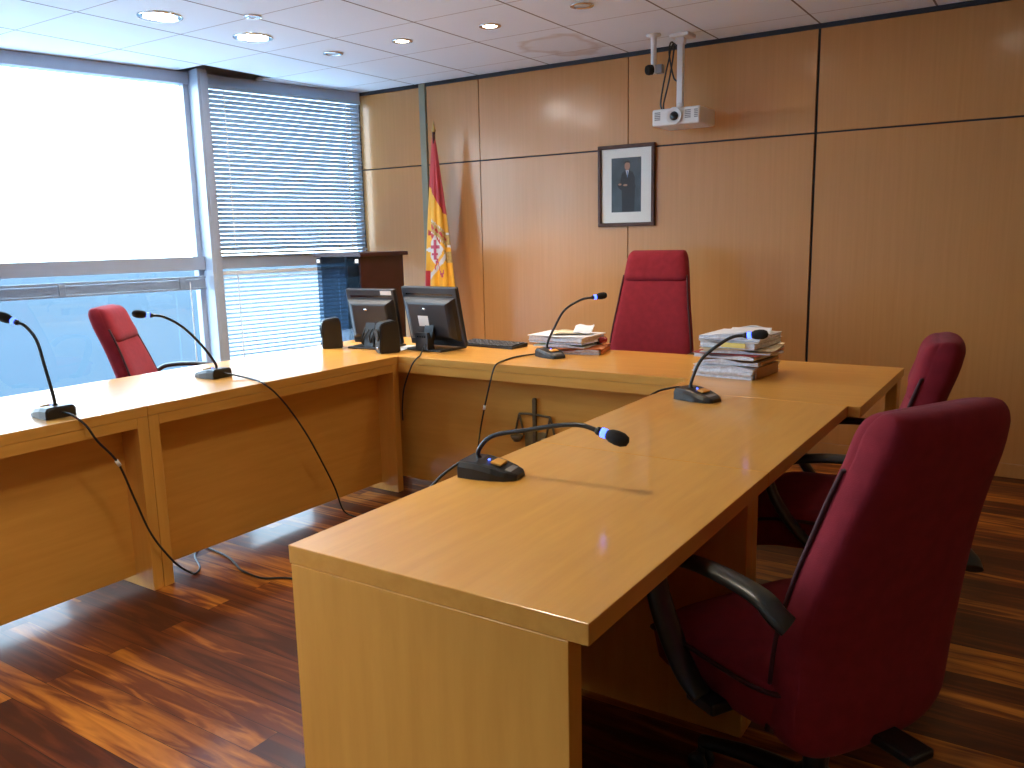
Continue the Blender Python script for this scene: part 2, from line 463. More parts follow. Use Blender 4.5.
bm = new_bm(); add_box(bm, (-3.575, -0.006, ZC - 0.026), (WX1, 0.0138, ZC - 0.001)); struct('trim_3', bm, 'gap')
# side wall and the wall behind the camera
bm = new_bm(); add_box(bm, (WX1, YB, 0), (WX1 + 0.1, 0.1, ZC + 0.34)); struct('wall_right', bm, 'wall')
bm = new_bm(); add_box(bm, (OX + DX * SEND - 0.2, YB - 0.1, 0), (WX1 + 0.1, YB, ZC + 0.34)); struct('wall_front', bm, 'plaster')

# ------------------------------------------------------------------ window wall
def wobj(name, bm, mats, parent=None):
    if parent is None:
        return struct(name, bm, mats, None, (OX, OY, 0), WANG)
    return obj(name, bm, mats, parent)
posts = [(1.33, 1.405), (4.10, 4.175), (6.87, 6.945)]
bm = new_bm()
add_box(bm, (0, -0.10, ZC - 0.05), (SEND, -0.02, ZC + 0.34)); add_box(bm, (0, -0.12, -0.2), (SEND, 0.0, 0.10))
wobj('wall_left', bm, 'alu')
for i, (a, b) in enumerate(posts):
    bm = new_bm(); add_box(bm, (a, -0.09, 0), (b, 0.165, ZC + 0.005), 0.004)
    add_box(bm, (a + 0.022, 0.1651, 0), (b - 0.022, 0.171, ZC), 0.002)
    wobj('trim_%d' % (4 + i), bm, 'alu')
bays = [(0.01, 1.33), (1.405, 4.10), (4.175, 6.87)]
for i, (a, b) in enumerate(bays):
    t = bpy.data.objects.new('window_%d' % (i + 1), None); COL.objects.link(t)
    t.location = (OX, OY, 0); t.rotation_euler = (0, 0, WANG); t['kind'] = 'structure'
    bm = new_bm()
    f = 0.035
    add_box(bm, (a, -0.07, 2.45), (b, 0.03, 2.53), 0.003)           # head
    add_box(bm, (a, -0.07, 1.18), (b, 0.045, 1.275), 0.003)         # transom
    add_box(bm, (a, -0.07, 0.10), (b, 0.03, 0.16), 0.003)           # bottom rail
    for x0 in (a, b - f):
        add_box(bm, (x0, -0.069, 0.16), (x0 + f, 0.008, 1.18), 0.002)
        add_box(bm, (x0, -0.069, 1.275), (x0 + f, 0.008, 2.45), 0.002)
    wobj('window_frame', bm, 'alu', t)
    for z0, z1 in ((0.16, 1.18), (1.275, 2.45)):
        bm = new_bm(); add_box(bm, (a + f, -0.034, z0), (b - f, -0.028, z1)); wobj('window_pane', bm, 'glass', t)

def blind(label, a, b, z0, z1, pitch, depth, tilt, slat='slat'):
    t = thing('venetian_blind', label, 'blind', facade((a + b) / 2, 0.06) + Vector((0, 0, z1)), WANG)
    L = (b - a) / 2
    bm = new_bm(); add_box(bm, (-L, -0.018, -0.026), (L, 0.018, 0.0), 0.002); obj('headrail', bm, slat, t)
    bm = new_bm()
    H = z1 - z0
    z = -0.045
    rm = Matrix.Rotation(tilt, 3, 'X')
    while z > -H + 0.03:
        q = []
        for k in range(4):
            y = -depth / 2 + depth * k / 3
            q.append(rm @ Vector((0, y, 0.003 * math.sin(PI * k / 3))) + Vector((0, 0, z)))
        top = [[bm.verts.new(p + Vector((sx * (L - 0.004), 0, 0))) for p in q] for sx in (-1, 1)]
        bot = [[bm.verts.new(p + Vector((sx * (L - 0.004), 0, -0.0008))) for p in q] for sx in (-1, 1)]
        for k in range(3):
            bm.faces.new((top[0][k], top[1][k], top[1][k + 1], top[0][k + 1]))
            bm.faces.new((bot[0][k], bot[0][k + 1], bot[1][k + 1], bot[1][k]))
        z -= pitch
    obj('slats', bm, slat, t)
    bm = new_bm(); add_box(bm, (-L, -0.016, -H), (L, 0.016, -H + 0.016), 0.002); obj('bottom_rail', bm, slat, t)
    for x in (-L * 0.78, L * 0.78):
        bm = new_bm(); add_box(bm, (x - 0.004, depth / 2 + 0.001, -H + 0.01), (x + 0.004, depth / 2 + 0.0025, -0.02)); obj('ladder_tape', bm, 'cord', t)
    return t
blind('lowered blue-white venetian blind in the narrow upper window by the wood wall', 0.040, 1.322, 1.285, 2.455, 0.031, 0.030, R(60))
blind('lowered bright venetian blind in the narrow lower window behind the dark cabinet', 0.040, 1.322, 0.16, 1.165, 0.031, 0.033, R(-26), 'slat_lit')
t = thing('raised_blind', 'venetian blind pulled up into a bundle under the transom of the wide window', 'blind', facade(2.72, 0.075) + Vector((0, 0, 1.165)), WANG)
bm = new_bm(); add_box(bm, (-1.29, -0.02, -0.042), (1.29, 0.02, -0.025), 0.002); obj('headrail', bm, 'blind_stack', t)
bm = new_bm()
for k in range(8): add_box(bm, (-1.285, -0.018, -0.052 - 0.007 * k), (1.285, 0.018, -0.046 - 0.007 * k + 0.0), 0.001, 1)
obj('slats', bm, 'blind_stack', t)
bm = new_bm(); add_box(bm, (-1.29, -0.02, -0.118), (1.29, 0.02, -0.103), 0.003); obj('bottom_rail', bm, 'blind_stack', t)
for x in (-1.12, -0.35, 0.35, 1.05):
    bm = new_bm(); add_box(bm, (x - 0.02, -0.024, -0.112), (x + 0.02, 0.024, -0.030), 0.002); obj('bracket', bm, 'blind_stack', t)
bm = new_bm(); add_tube(bm, [(-1.17, 0.026, -0.06), (-1.17, 0.027, -0.5), (-1.165, 0.026, -0.86)], 0.004, 6); obj('pull_cord', bm, 'cord', t)

# daylight enters through the glazing: portals only steer sampling and give no light of their own
for i, (a, b) in enumerate(bays):
    ld = bpy.data.lights.new('window_portal', 'AREA'); ld.shape = 'RECTANGLE'; ld.size = b - a; ld.size_y = 2.35
    ld.cycles.is_portal = True
    lo = bpy.data.objects.new('window_portal', ld); COL.objects.link(lo)
    lo.location = facade((a + b) / 2, -0.14) + Vector((0, 0, 1.3))
    lo.rotation_euler = Vector((0.9745, -0.2242, 0)).to_track_quat('-Z', 'Y').to_euler()
# unseen pale slab added outside below the sill to bounce light onto the ceiling
bm = new_bm(); add_box(bm, (-6, -4.3, -0.36), (SEND + 6, -0.13, -0.28)); wobj('ground_bounce_slab', bm, 'bounce_slab')
# pale hazy ground outside, far below the window sill
bm = new_bm(); add_box(bm, (-300, -250, -7.2), (-6.2, 250, -7.0)); struct('ground', bm, 'terrace')

# ------------------------------------------------------------------ ceiling downlights
def downlight(x, y, label, on, rad=0.045, watts=80.0, group=None, warm=(1.0, 0.80, 0.57)):
    t = thing('downlight', label, 'ceiling light', (x, y, ZC), 0, group)
    bm = new_bm()
    add_lathe(bm, [(rad + 0.004, -0.0015), (rad + 0.018, -0.0015), (rad + 0.016, -0.007), (rad + 0.003, -0.009), (rad - 0.002, -0.004)], sides=28)
    obj('trim_ring', bm, 'chrome', t)
    bm = new_bm()
    add_lathe(bm, [(0.0, -0.0065), (rad * 0.6, -0.006), (rad, -0.003), (rad + 0.002, -0.001)], sides=28)
    obj('lens', bm, ('lamp_big' if rad > 0.07 else 'lamp') if on else 'lamp_off', t)
    if on:
        ld = bpy.data.lights.new('downlight_beam', 'SPOT'); ld.energy = watts; ld.color = warm
        ld.spot_size = R(110); ld.spot_blend = 0.7; ld.shadow_soft_size = rad * 2.5
        lo = bpy.data.objects.new('downlight_beam', ld); COL.objects.link(lo); lo.parent = t; lo.location = (0, 0, -0.02)
    return t
downlight(-2.127, -1.162, 'small lit downlight nearest the flag in the row along the back wall', True)
downlight(-1.513, -1.131, 'small lit downlight above the middle of the back desk', True)
downlight(-2.684, -1.175, 'unlit downlight above the computers near the window corner', False)
downlight(-0.903, -1.184, 'unlit downlight in the ceiling before the hanging projector', False)
downlight(-2.737, -1.759, 'large glaring downlight nearest the window post', True, 0.095)
downlight(-2.746, -2.351, 'large glaring downlight beside the lifted tile by the wide window', True, 0.095)
downlight(-2.374, -2.061, 'tiny chrome downlight between the two glaring lamps', False, 0.028)
for k, (x, y) in enumerate([(-0.3, -3.55), (-0.75, -5.35), (-0.3, -1.17), (0.9, -1.17)]):  # last three are unseen fill lamps added to brighten the room
    downlight(x, y, ['lit downlight over the long near desk', 'added unseen fill downlight over the near end of the room', 'added unseen fill downlight above the tall stack of files', 'added unseen fill downlight by the back wall beyond the corner desk'][k], True, 0.06, (72.0, 190.0, 38.0, 14.0)[k], warm=(1.0, 0.88, 0.66) if k < 2 else (1.0, 0.72, 0.46))

# ------------------------------------------------------------------ desks
H = 0.75
TT = 0.040
def slab_leg(parent, lo, hi):
    bm = new_bm(); add_box(bm, lo, hi, 0.0015, 1); return obj('leg', bm, 'desk_v', parent)

def desk_along_y(name, label, x0, x1, y0, y1, front, top_over=0.0, apron=True, group=None, far_depth=None):
    """desk unit whose long side runs along y; front: +1 if the public face looks to +x, -1 to -x"""
    t = thing(name, label, 'desk', ((x0 + x1) / 2, (y0 + y1) / 2, 0), 0, group)
    cx, cy = (x0 + x1) / 2, (y0 + y1) / 2
    X0, X1, Y0, Y1 = x0 - cx, x1 - cx, y0 - cy, y1 - cy
    g = 0.0008
    bm = new_bm(); add_box(bm, (X0, Y0 + g, H - TT), (X1, Y1 - g, H), 0.002, 2); obj('desktop', bm, 'desk', t)
    # end slabs
    if front > 0: lx0, lx1 = X0 + 0.06, X1 - 0.0005
    else: lx0, lx1 = X0 + 0.004, X1 - 0.038
    zt = H - TT - 0.0005
    slab_leg(t, (lx0, Y0 + 0.001, 0), (lx1, Y0 + 0.046, zt)); slab_leg(t, (lx0, Y1 - 0.046, 0), (lx1 if far_depth is None else lx0 + far_depth, Y1 - 0.001, zt))
    # apron under the public edge
    if apron:
        bm = new_bm()
        if front > 0: add_box(bm, (X1 - 0.022, Y0 + 0.0465, 0.668), (X1 - 0.0008, Y1 - 0.0465, zt), 0.001, 1)
        else: add_box(bm, (X0 + 0.004, Y0 + 0.0465, 0.668), (X0 + 0.026, Y1 - 0.0465, zt), 0.001, 1)
        obj('apron', bm, 'desk', t)
    # recessed modesty panel
    bm = new_bm()
    if front > 0: add_box(bm, (X1 - 0.134, Y0 + 0.0465, 0.045), (X1 - 0.114, Y1 - 0.0465, zt - 0.001), 0.001, 1)
    else: add_box(bm, (X0 + 0.10, Y0 + 0.0465, 0.045), (X0 + 0.12, Y1 - 0.0465, zt - 0.001), 0.001, 1)
    obj('modesty_panel', bm, 'desk', t)
    # rail under the sitter's edge
    bm = new_bm()
    if front > 0: add_box(bm, (X0 + 0.10, Y0 + 0.0465, 0.64), (X0 + 0.12, Y1 - 0.0465, zt - 0.001), 0.001, 1)
    else: add_box(bm, (X1 - 0.23, Y0 + 0.0465, 0.645), (X1 - 0.208, Y1 - 0.0465, zt - 0.001), 0.001, 1)
    obj('rail', bm, 'desk', t)
    return t

XR0, XR1 = -0.0436, 0.6601
XL0, XL1 = -2.4332, -1.6859
YB0, YB1 = -1.8317, -1.137
desk_along_y('court_desk', 'wooden desk unit with the bare yellowish end panel, under the low stemmed microphone', XR0, XR1, -4.0816, -3.082, -1, apron=False)
desk_along_y('court_desk', 'wooden desk unit between the bare-ended desk and the corner desk, behind the second red chair', XR0, XR1, -3.082, -2.1155, -1, apron=False, far_depth=0.37)
desk_along_y('court_desk', 'wooden desk unit by the window that runs up to the computer corner', XL0, XL1, -3.319, YB0 - 0.001, 1)
desk_along_y('court_desk', 'wooden desk unit by the window cut off by the picture edge, under the first microphone', XL0, XL1, -4.82, -3.319, 1)

def back_desk(name, label, x0, x1, y0, y1, legs, apron=True, panel=True, xvis=None):
    t = thing(name, label, 'desk', ((x0 + x1) / 2, (y0 + y1) / 2, 0))
    cx, cy = (x0 + x1) / 2, (y0 + y1) / 2
    X0, X1, Y0, Y1 = x0 - cx, x1 - cx, y0 - cy, y1 - cy
    zt = H - TT - 0.0005
    bm = new_bm(); add_box(bm, (X0, Y0, H - TT), (X1, Y1, H), 0.002, 2); obj('desktop', bm, 'desk_x', t)
    for lx in legs:
        slab_leg(t, (lx - cx, (Y0 + 0.004) if panel else (Y1 - 0.14), 0), (lx - cx + 0.045, Y1 - 0.05, zt))
    if apron:
        bm = new_bm(); add_box(bm, (X0 + 0.001, Y0 + 0.0008, 0.664), (X1 - 0.001, Y0 + 0.0035, zt), 0.0, 1)
        add_box(bm, (X0 + 0.05, Y0 + 0.0036, 0.664), (X1 - 0.05, Y0 + 0.022, zt)); obj('apron', bm, 'desk_x', t)
    if panel:
        bm = new_bm(); add_box(bm, (X0 + 0.05, Y0 + 0.10, 0.045), (X1 - 0.05, Y0 + 0.12, zt - 0.001), 0.001, 1); obj('modesty_panel', bm, 'desk_x', t)
    return t
back_desk('judge_desk', 'wide wooden desk along the back with the bronze scales on its front', XL0, XR0 - 0.001, YB0, YB1, [XL0 + 0.003, XR0 - 0.05])
t = back_desk('corner_desk', 'wooden corner desk unit carrying the tall stack of case files', XR0, 0.7041, -2.1146, YB1, [0.7041 - 0.05], apron=False, panel=False)

# bronze scales emblem fixed on the back desk's front panel
PY = YB0 + 0.0995
t = thing('justice_scales_emblem', 'bronze sword and scales emblem fixed on the front panel of the back desk', 'emblem', (-0.885, PY, 0.40))
bm = new_bm()
add_prism(bm, [(-0.008, -0.20), (0.008, -0.20), (0.010, 0.165), (0.006, 0.175), (-0.006, 0.175), (-0.010, 0.165)], -0.016, -0.001, 'xz')
obj('sword', bm, 'bronze', t)
bm = new_bm(); add_tube(bm, [(-0.092, -0.010, 0.088), (-0.03, -0.010, 0.092), (0.03, -0.010, 0.090), (0.090, -0.010, 0.086)], 0.0055, 8); obj('balance_beam', bm, 'bronze', t)
for s in (-1, 1):
    bm = new_bm()
    for e in (-1, 1):
        add_tube(bm, [(s * 0.091, -0.010, 0.086), (s * 0.091 + e * 0.012, -0.010, 0.04), (s * 0.091 + e * 0.028, -0.010, -0.02)], 0.0055, 8)
    hs = obj('hanger', bm, 'bronze', t)
    bm = new_bm(); add_lathe(bm, [(0.0, -0.052), (0.016, -0.050), (0.028, -0.036), (0.034, -0.020), (0.030, -0.019), (0.0, -0.030)], (s * 0.091, -0.036, 0.0), sides=20)
    obj('scale_pan', bm, 'bronze', t)
bm = new_bm()
add_prism(bm, [(-0.058, -0.10), (0.052, -0.10), (0.066, 0.0), (0.040, 0.004), (0.0, -0.006), (-0.040, 0.004), (-0.066, 0.0)], -0.006, -0.0008, 'xz')
obj('law_book_plate', bm, 'olive_plate', t)

# ------------------------------------------------------------------ executive chairs
def make_chair(name, label, loc, rotz, back_top=1.045, seat_z=0.485, recline=10.5, wk=1.0, group=None):
    """faces local +x"""
    t = thing(name, label, 'chair', loc, rotz, group)
    # seat cushion
    def seat_sections(zs):
        out = []
        for z, g in zs:
            out.append(super_loop(Vector((0.095, 0, z)), Vector((1, 0, 0)), Vector((0, 1, 0)), 0.245 - g, 0.262 - g, 5.0, 48))
        return out
    bm = new_bm()
    zs = [(seat_z - 0.135, 0.05), (seat_z - 0.130, 0.025), (seat_z - 0.11, 0.012), (seat_z - 0.06, 0.004), (seat_z - 0.034, 0.0), (seat_z - 0.022, 0.003), (seat_z - 0.008, 0.016), (seat_z + 0.002, 0.05), (seat_z + 0.008, 0.12), (seat_z + 0.010, 0.20)]
    secs = seat_sections(zs)
    for s in secs:                                        # waterfall front and slight dish
        for p in s:
            if p.x > 0.18: p.z -= 2.0 * (p.x - 0.18) ** 2
    add_loft(bm, secs)
    seat = obj('seat', bm, 'fabric', t)
    bm = new_bm()
    loop = super_loop(Vector((0.095, 0, seat_z - 0.030)), Vector((1, 0, 0)), Vector((0, 1, 0)), 0.248, 0.265, 5.0, 48)
    for p in loop:
        if p.x > 0.18: p.z -= 2.0 * (p.x - 0.18) ** 2
    add_tube(bm, loop + [loop[0]], 0.0055, 6, spline=False); obj('piping', bm, 'piping', seat)
    # backrest
    tanr = math.tan(R(recline))
    z_lo = seat_z - 0.185
    Hb = back_top - z_lo
    def bx(z): 
        q = (z - z_lo) / Hb
        return -0.125 - tanr * (z - z_lo) + 0.028 * math.sin(PI * min(1, q * 1.15)) - 0.02 * max(0, q - 0.75)
    def hw(q):
        base = 0.230 + 0.010 * math.sin(PI * min(1.0, q * 1.5)) - 0.066 * max(0.0, (q - 0.35) / 0.65) ** 1.3
        return base * wk
    bm = new_bm(); secs = []
    N = 26
    qs = [0.0, 0.004, 0.012, 0.025, 0.045, 0.07, 0.10] + [0.12 + 0.81 * k / 20 for k in range(21)] + [0.945, 0.96, 0.972, 0.982, 0.990, 0.996, 1.0]
    for q in qs:
        z = z_lo + Hb * q
        a = hw(q); th = 0.058 - 0.004 * q
        endb = 1.0; tb = 1.0
        if q < 0.12: e = q / 0.12; endb = 0.55 + 0.45 * math.sqrt(max(0, 1 - (1 - e) ** 2)); tb = 0.45 + 0.55 * math.sqrt(max(0, 1 - (1 - e) ** 2))
        if q > 0.93: e = (1 - q) / 0.07; endb = 0.88 + 0.12 * math.sqrt(max(0, 1 - (1 - e) ** 2)); tb = 0.30 + 0.70 * math.sqrt(max(0, 1 - (1 - e) ** 2))
        loop = super_loop(Vector((bx(z), 0, z)), Vector((1, 0, 0)), Vector((0, 1, 0)), th * tb, a * endb, 4.0, 48)
        # rear face curves round the sitter
        for p in loop:
            p.x += 0.020 * (p.y / 0.25) ** 2
        secs.append(loop)
    add_loft(bm, secs)
    back = obj('backrest', bm, 'fabric', t)
    # piping along the front edge of the shell, up one side and down the other
    bm = new_bm(); pts = []
    for i in range(2, N - 3):
        q = i / N; z = z_lo + Hb * q
        pts.append(Vector((bx(z) + 0.049, hw(q) * 0.987, z)))
    whole = pts + [Vector((pts[-1].x - 0.05 + 0.0 * k, pts[-1].y * (1 - k / 4), pts[-1].z + 0.012)) for k in range(1, 8)] + [Vector((p.x, -p.y, p.z)) for p in reversed(pts)]
    add_tube(bm, whole, 0.0055, 6, spline=False)
    obj('piping', bm, 'piping', back)
    # headrest cushion folded over the top
    bm = new_bm(); secs = []
    q0 = 1 - 0.185 / Hb
    for i in range(25):
        e = 0.5 - 0.5 * math.cos(PI * i / 24)
        z = (z_lo + Hb * q0) + (Hb * (1 - q0) - 0.003) * e
        q = min(1.0, (z - z_lo) / Hb)
        sh = (max(0.0, 1 - (abs(e - 0.5) * 2) ** 4.5)) ** 0.5
        a = hw(q) - 0.0015
        th = 0.062 * (0.38 + 0.62 * sh)
        loop = super_loop(Vector((bx(z) + 0.012, 0, z)), Vector((1, 0, 0)), Vector((0, 1, 0)), th, a * (0.86 + 0.135 * sh), 4.0, 48)
        for p in loop: p.x += 0.020 * (p.y / 0.25) ** 2
        secs.append(loop)
    add_loft(bm, secs)
    obj('headrest', bm, 'fabric', t)
    # armrests: flat topped loops
    for s in (-1, 1):
        bm = new_bm()
        y = s * 0.285
        za = seat_z + 0.188
        pts = [(-0.165, y * 0.96, za - 0.040), (-0.145, y, za - 0.022), (-0.10, y, za - 0.002), (0.0, y, za + 0.004), (0.10, y, za - 0.002), (0.185, y, za - 0.022), (0.225, y, za - 0.065),
               (0.215, y, za - 0.125), (0.17, y, za - 0.20), (0.115, y, za - 0.265), (0.07, y * 0.97, za - 0.305)]
        def rr(q): return 0.0135 if q < 0.55 else 0.0135 + 0.003 * math.sin((q - 0.55) / 0.45 * PI)
        add_tube(bm, pts, rr, 14, flat=((0, 1, 0), 2.0))
        arm = obj('armrest', bm, 'armblack', t)
        bm = new_bm(); add_box(bm, (0.02, min(s * 0.215, y * 1.02), za - 0.325), (0.11, max(s * 0.215, y * 1.02), za - 0.295), 0.006); obj('arm_bracket', bm, 'black', arm)
    # mechanism, gas column and five-star base
    zb = seat_z - 0.137
    bm = new_bm()
    add_box(bm, (-0.14, -0.09, zb - 0.045), (0.10, 0.09, zb), 0.012)
    add_box(bm, (-0.27, -0.035, zb - 0.03), (-0.10, 0.035, zb - 0.008), 0.006)
    obj('tilt_mechanism', bm, 'black', t)
    bm = new_bm(); add_lathe(bm, [(0.026, 0.10), (0.026, zb - 0.12), (0.018, zb - 0.118), (0.018, zb - 0.044)], sides=20); obj('gas_column', bm, 'black', t)
    bm = new_bm()
    add_lathe(bm, [(0.0, 0.07), (0.05, 0.07), (0.052, 0.10), (0.045, 0.135), (0.03, 0.14), (0.0, 0.14)], sides=24)
    for k in range(5):
        a = 2 * PI * k / 5 + 0.3
        c, s_ = math.cos(a), math.sin(a)
        add_tube(bm, [(0.03 * c, 0.03 * s_, 0.110), (0.16 * c, 0.16 * s_, 0.104), (0.30 * c, 0.30 * s_, 0.078)], lambda q: 0.026 - 0.009 * q, 10)
    base = obj('star_base', bm, 'black', t)
    for k in range(5):
        a = 2 * PI * k / 5 + 0.3
        c, s_ = math.cos(a), math.sin(a)
        bm = new_bm(); ax = Vector((-s_, c, 0))
        for e in (-1, 1):
            add_lathe(bm, [(0.0, -0.009), (0.022, -0.009), (0.026, -0.005), (0.026, 0.005), (0.022, 0.009), (0.0, 0.009)], Vector((0.30 * c, 0.30 * s_, 0.0262)) + ax * e * 0.017, ax, 18)
        add_lathe(bm, [(0.0, 0.0), (0.010, 0.0), (0.010, 0.05), (0.0, 0.05)], (0.30 * c, 0.30 * s_, 0.028), (0, 0, 1), 10)
        obj('caster', bm, 'black', base)
    return t
CH = 'high backed burgundy office chairs'
make_chair('executive_chair', 'burgundy fabric office chair seen from behind, pulled up to the bare-ended desk', (0.868, -3.37, 0), R(150.6), group=CH)
make_chair('executive_chair', 'burgundy fabric office chair in profile beside the corner desk, partly hidden by the near chair', (0.72, -2.30, 0), R(187), back_top=1.03, group=CH)
make_chair('executive_chair', 'burgundy fabric office chair against the window, behind the window side desks', (-2.81, -2.43, 0), R(41), recline=15, group=CH)
make_chair('executive_chair', 'tall burgundy chair behind the back desk, facing the room below the portrait', (-0.75, -0.735, 0), R(-84), back_top=1.27, recline=9, wk=1.08, group=CH)

# ------------------------------------------------------------------ gooseneck microphones
def make_mic(label, loc, rotz, neck, cable, tag_at=None, led_front=True):
    """local +x is the speaker's side of the base; neck and cable are world points"""
    t = thing('gooseneck_microphone', label, 'microphone', loc, rotz, 'gooseneck microphones on the desks')
    inv = (Matrix.Translation(Vector(loc)) @ Matrix.Rotation(rotz, 4, 'Z')).inverted()
    Lc = lambda p: inv @ Vector(p)
    bm = new_bm()
    # wedge base: tall at the rear, low rounded nose
    secs = []
    stations = [(-0.078, 0.050, 0.036), (-0.074, 0.056, 0.044), (-0.03, 0.058, 0.043), (0.02, 0.055, 0.034), (0.055, 0.047, 0.025), (0.076, 0.036, 0.019), (0.083, 0.026, 0.014)]
    for x, hwid, hh in stations:
        r = min(0.008, hh * 0.4)
        pr = [(-hwid, 0.001), (-hwid * 1.0, hh - r - 0.006), (-hwid * 0.86, hh - r * 0.3), (-hwid * 0.7, hh), (hwid * 0.7, hh), (hwid * 0.86, hh - r * 0.3), (hwid, hh - r - 0.006), (hwid, 0.001)]
        secs.append([Vector((x, a, b)) for a, b in pr])
    add_loft(bm, secs)
    for f in bm.faces: f.smooth = False
    obj('base', bm, 'black', t)
    bm = new_bm()
    rm = Matrix.Rotation(R(11), 3, 'Y')
    add_box(bm, (0.006, -0.022, 0.0345), (0.036, 0.022, 0.041), 0.002, 2, 0, rm); obj('talk_button', bm, 'orange_button', t)
    bm = new_bm(); add_lathe(bm, [(0.0, 0.0), (0.0035, 0.0), (0.0035, 0.003), (0.0, 0.0045)], (-0.008, 0.0, 0.0405), sides=10); obj('power_led', bm, 'led', t)
    bm = new_bm()
    add_box(bm, (0.048, -0.026, 0.021), (0.066, 0.026, 0.0255), 0.001, 1, 0, Matrix.Rotation(R(15), 3, 'Y')); obj('label_plate', bm, 'grey_plastic', t)
    # gooseneck
    npts = [Lc(p) for p in neck]
    bm = new_bm()
    add_tube(bm, npts, lambda q: 0.0062 if q > 0.05 else 0.010, 10)
    nk = obj('gooseneck', bm, 'black', t)
    d = (npts[-1] - npts[-2]).normalized()
    pth = catmull(npts, 8); d = (pth[-1] - pth[-2]).normalized()
    e = npts[-1]
    bm = new_bm(); add_lathe(bm, [(0.007, -0.012), (0.0105, -0.006), (0.0105, 0.004), (0.0, 0.004)], e, d, 16); obj('neck_collar', bm, 'black', t)
    bm = new_bm(); add_lathe(bm, [(0.0, 0.004), (0.0118, 0.004), (0.0125, 0.008), (0.0125, 0.014), (0.0118, 0.018), (0.0, 0.018)], e, d, 18); obj('light_ring', bm, 'led', t)
    bm = new_bm(); add_lathe(bm, [(0.0, 0.018), (0.011, 0.019), (0.0165, 0.030), (0.0185, 0.046), (0.0175, 0.062), (0.012, 0.074), (0.0, 0.079)], e, d, 20); obj('windscreen', bm, 'matblack', t)
    # cable
    bm = new_bm(); cp = [Lc(p) for p in cable]
    add_tube(bm, cp, 0.0042, 8); cb = obj('cable', bm, 'rubber', t)
    if tag_at is not None:
        a, b = [Lc(p) for p in tag_at]
        bm = new_bm(); add_tube(bm, [a, b], 0.0075, 8, spline=False); obj('cable_tag', bm, 'tag', cb)
    return t

make_mic('desk microphone on the window desk nearest the picture edge, its cable dropping to the floor', (-1.845, -3.605, H), R(178),
         [(-1.81, -3.605, 0.785), (-1.812, -3.607, 0.83), (-1.835, -3.612, 0.93), (-1.865, -3.615, 1.03), (-1.897, -3.632, 1.084), (-1.928, -3.648, 1.100)],
         [(-1.767, -3.605, 0.772), (-1.71, -3.600, 0.764), (-1.668, -3.577, 0.725), (-1.66, -3.545, 0.66), (-1.66, -3.476, 0.561), (-1.66, -3.424, 0.401), (-1.66, -3.369, 0.242), (-1.665, -3.281, 0.098), (-1.70, -3.19, 0.012), (-1.687, -3.171, 0.0045), (-1.73, -3.12, 0.0045), (-1.86, -3.05, 0.0045), (-1.93, -2.97, 0.0045)],
         ((-1.6600, -3.482, 0.572), (-1.6600, -3.470, 0.550)))
make_mic('desk microphone on the window desk beside the red chair, cable trailing over the front panel', (-2.045, -2.745, H), R(183),
         [(-2.01, -2.742, 0.785), (-2.015, -2.745, 0.82), (-2.045, -2.79, 0.91), (-2.085, -2.85, 0.995), (-2.12, -2.915, 1.045), (-2.15, -2.96, 1.056)],
         [(-1.965, -2.735, 0.772), (-1.93, -2.715, 0.7645), (-1.824, -2.71, 0.7545), (-1.72, -2.742, 0.7545), (-1.672, -2.745, 0.74), (-1.66, -2.70, 0.695), (-1.66, -2.626, 0.606), (-1.66, -2.533, 0.468), (-1.66, -2.45, 0.316), (-1.66, -2.375, 0.165), (-1.655, -2.333, 0.04), (-1.62, -2.30, 0.0045), (-1.55, -2.30, 0.0045)],
         ((-1.700, -2.7435, 0.7535), (-1.682, -2.7445, 0.7455)))
make_mic('desk microphone on the back desk in front of the low pile of papers', (-0.915, -1.515, H), R(-28),
         [(-0.95, -1.497, 0.785), (-0.952, -1.492, 0.82), (-0.93, -1.455, 0.90), (-0.90, -1.40, 0.985), (-0.84, -1.33, 1.035), (-0.795, -1.28, 1.045)],
         [(-0.984, -1.48, 0.772), (-1.01, -1.485, 0.760), (-1.072, -1.60, 0.7545), (-1.06, -1.74, 0.7545), (-1.035, -1.835, 0.7545), (-1.04, -1.862, 0.735), (-1.069, -1.86, 0.656), (-1.11, -1.86, 0.515), (-1.146, -1.86, 0.356), (-1.162, -1.86, 0.20), (-1.165, -1.87, 0.03), (-1.10, -1.90, 0.0045)],
         ((-1.103, -1.86, 0.540), (-1.109, -1.86, 0.518)))
make_mic('desk microphone with a raised stem standing in front of the tall file stack', (0.155, -2.245, H), R(-18),
         [(0.12, -2.235, 0.785), (0.122, -2.233, 0.82), (0.155, -2.225, 0.90), (0.22, -2.215, 0.96), (0.27, -2.205, 0.990), (0.315, -2.20, 0.996)],
         [(0.082, -2.222, 0.772), (0.055, -2.17, 0.766), (0.028, -2.12, 0.768), (-0.01, -2.17, 0.765), (-0.038, -2.20, 0.7548), (-0.052, -2.23, 0.735), (-0.055, -2.24, 0.66)])
make_mic('desk microphone with a low bent stem nearest the bare desk end, cable dropping behind', (0.040, -3.452, H), R(8),
         [(-0.005, -3.449, 0.785), (-0.003, -3.448, 0.815), (0.035, -3.436, 0.853), (0.13, -3.425, 0.876), (0.23, -3.42, 0.899), (0.29, -3.415, 0.904), (0.338, -3.412, 0.893)],
         [(-0.037, -3.44, 0.775), (-0.065, -3.44, 0.772), (-0.10, -3.50, 0.735), (-0.115, -3.56, 0.68), (-0.10, -3.62, 0.60)])

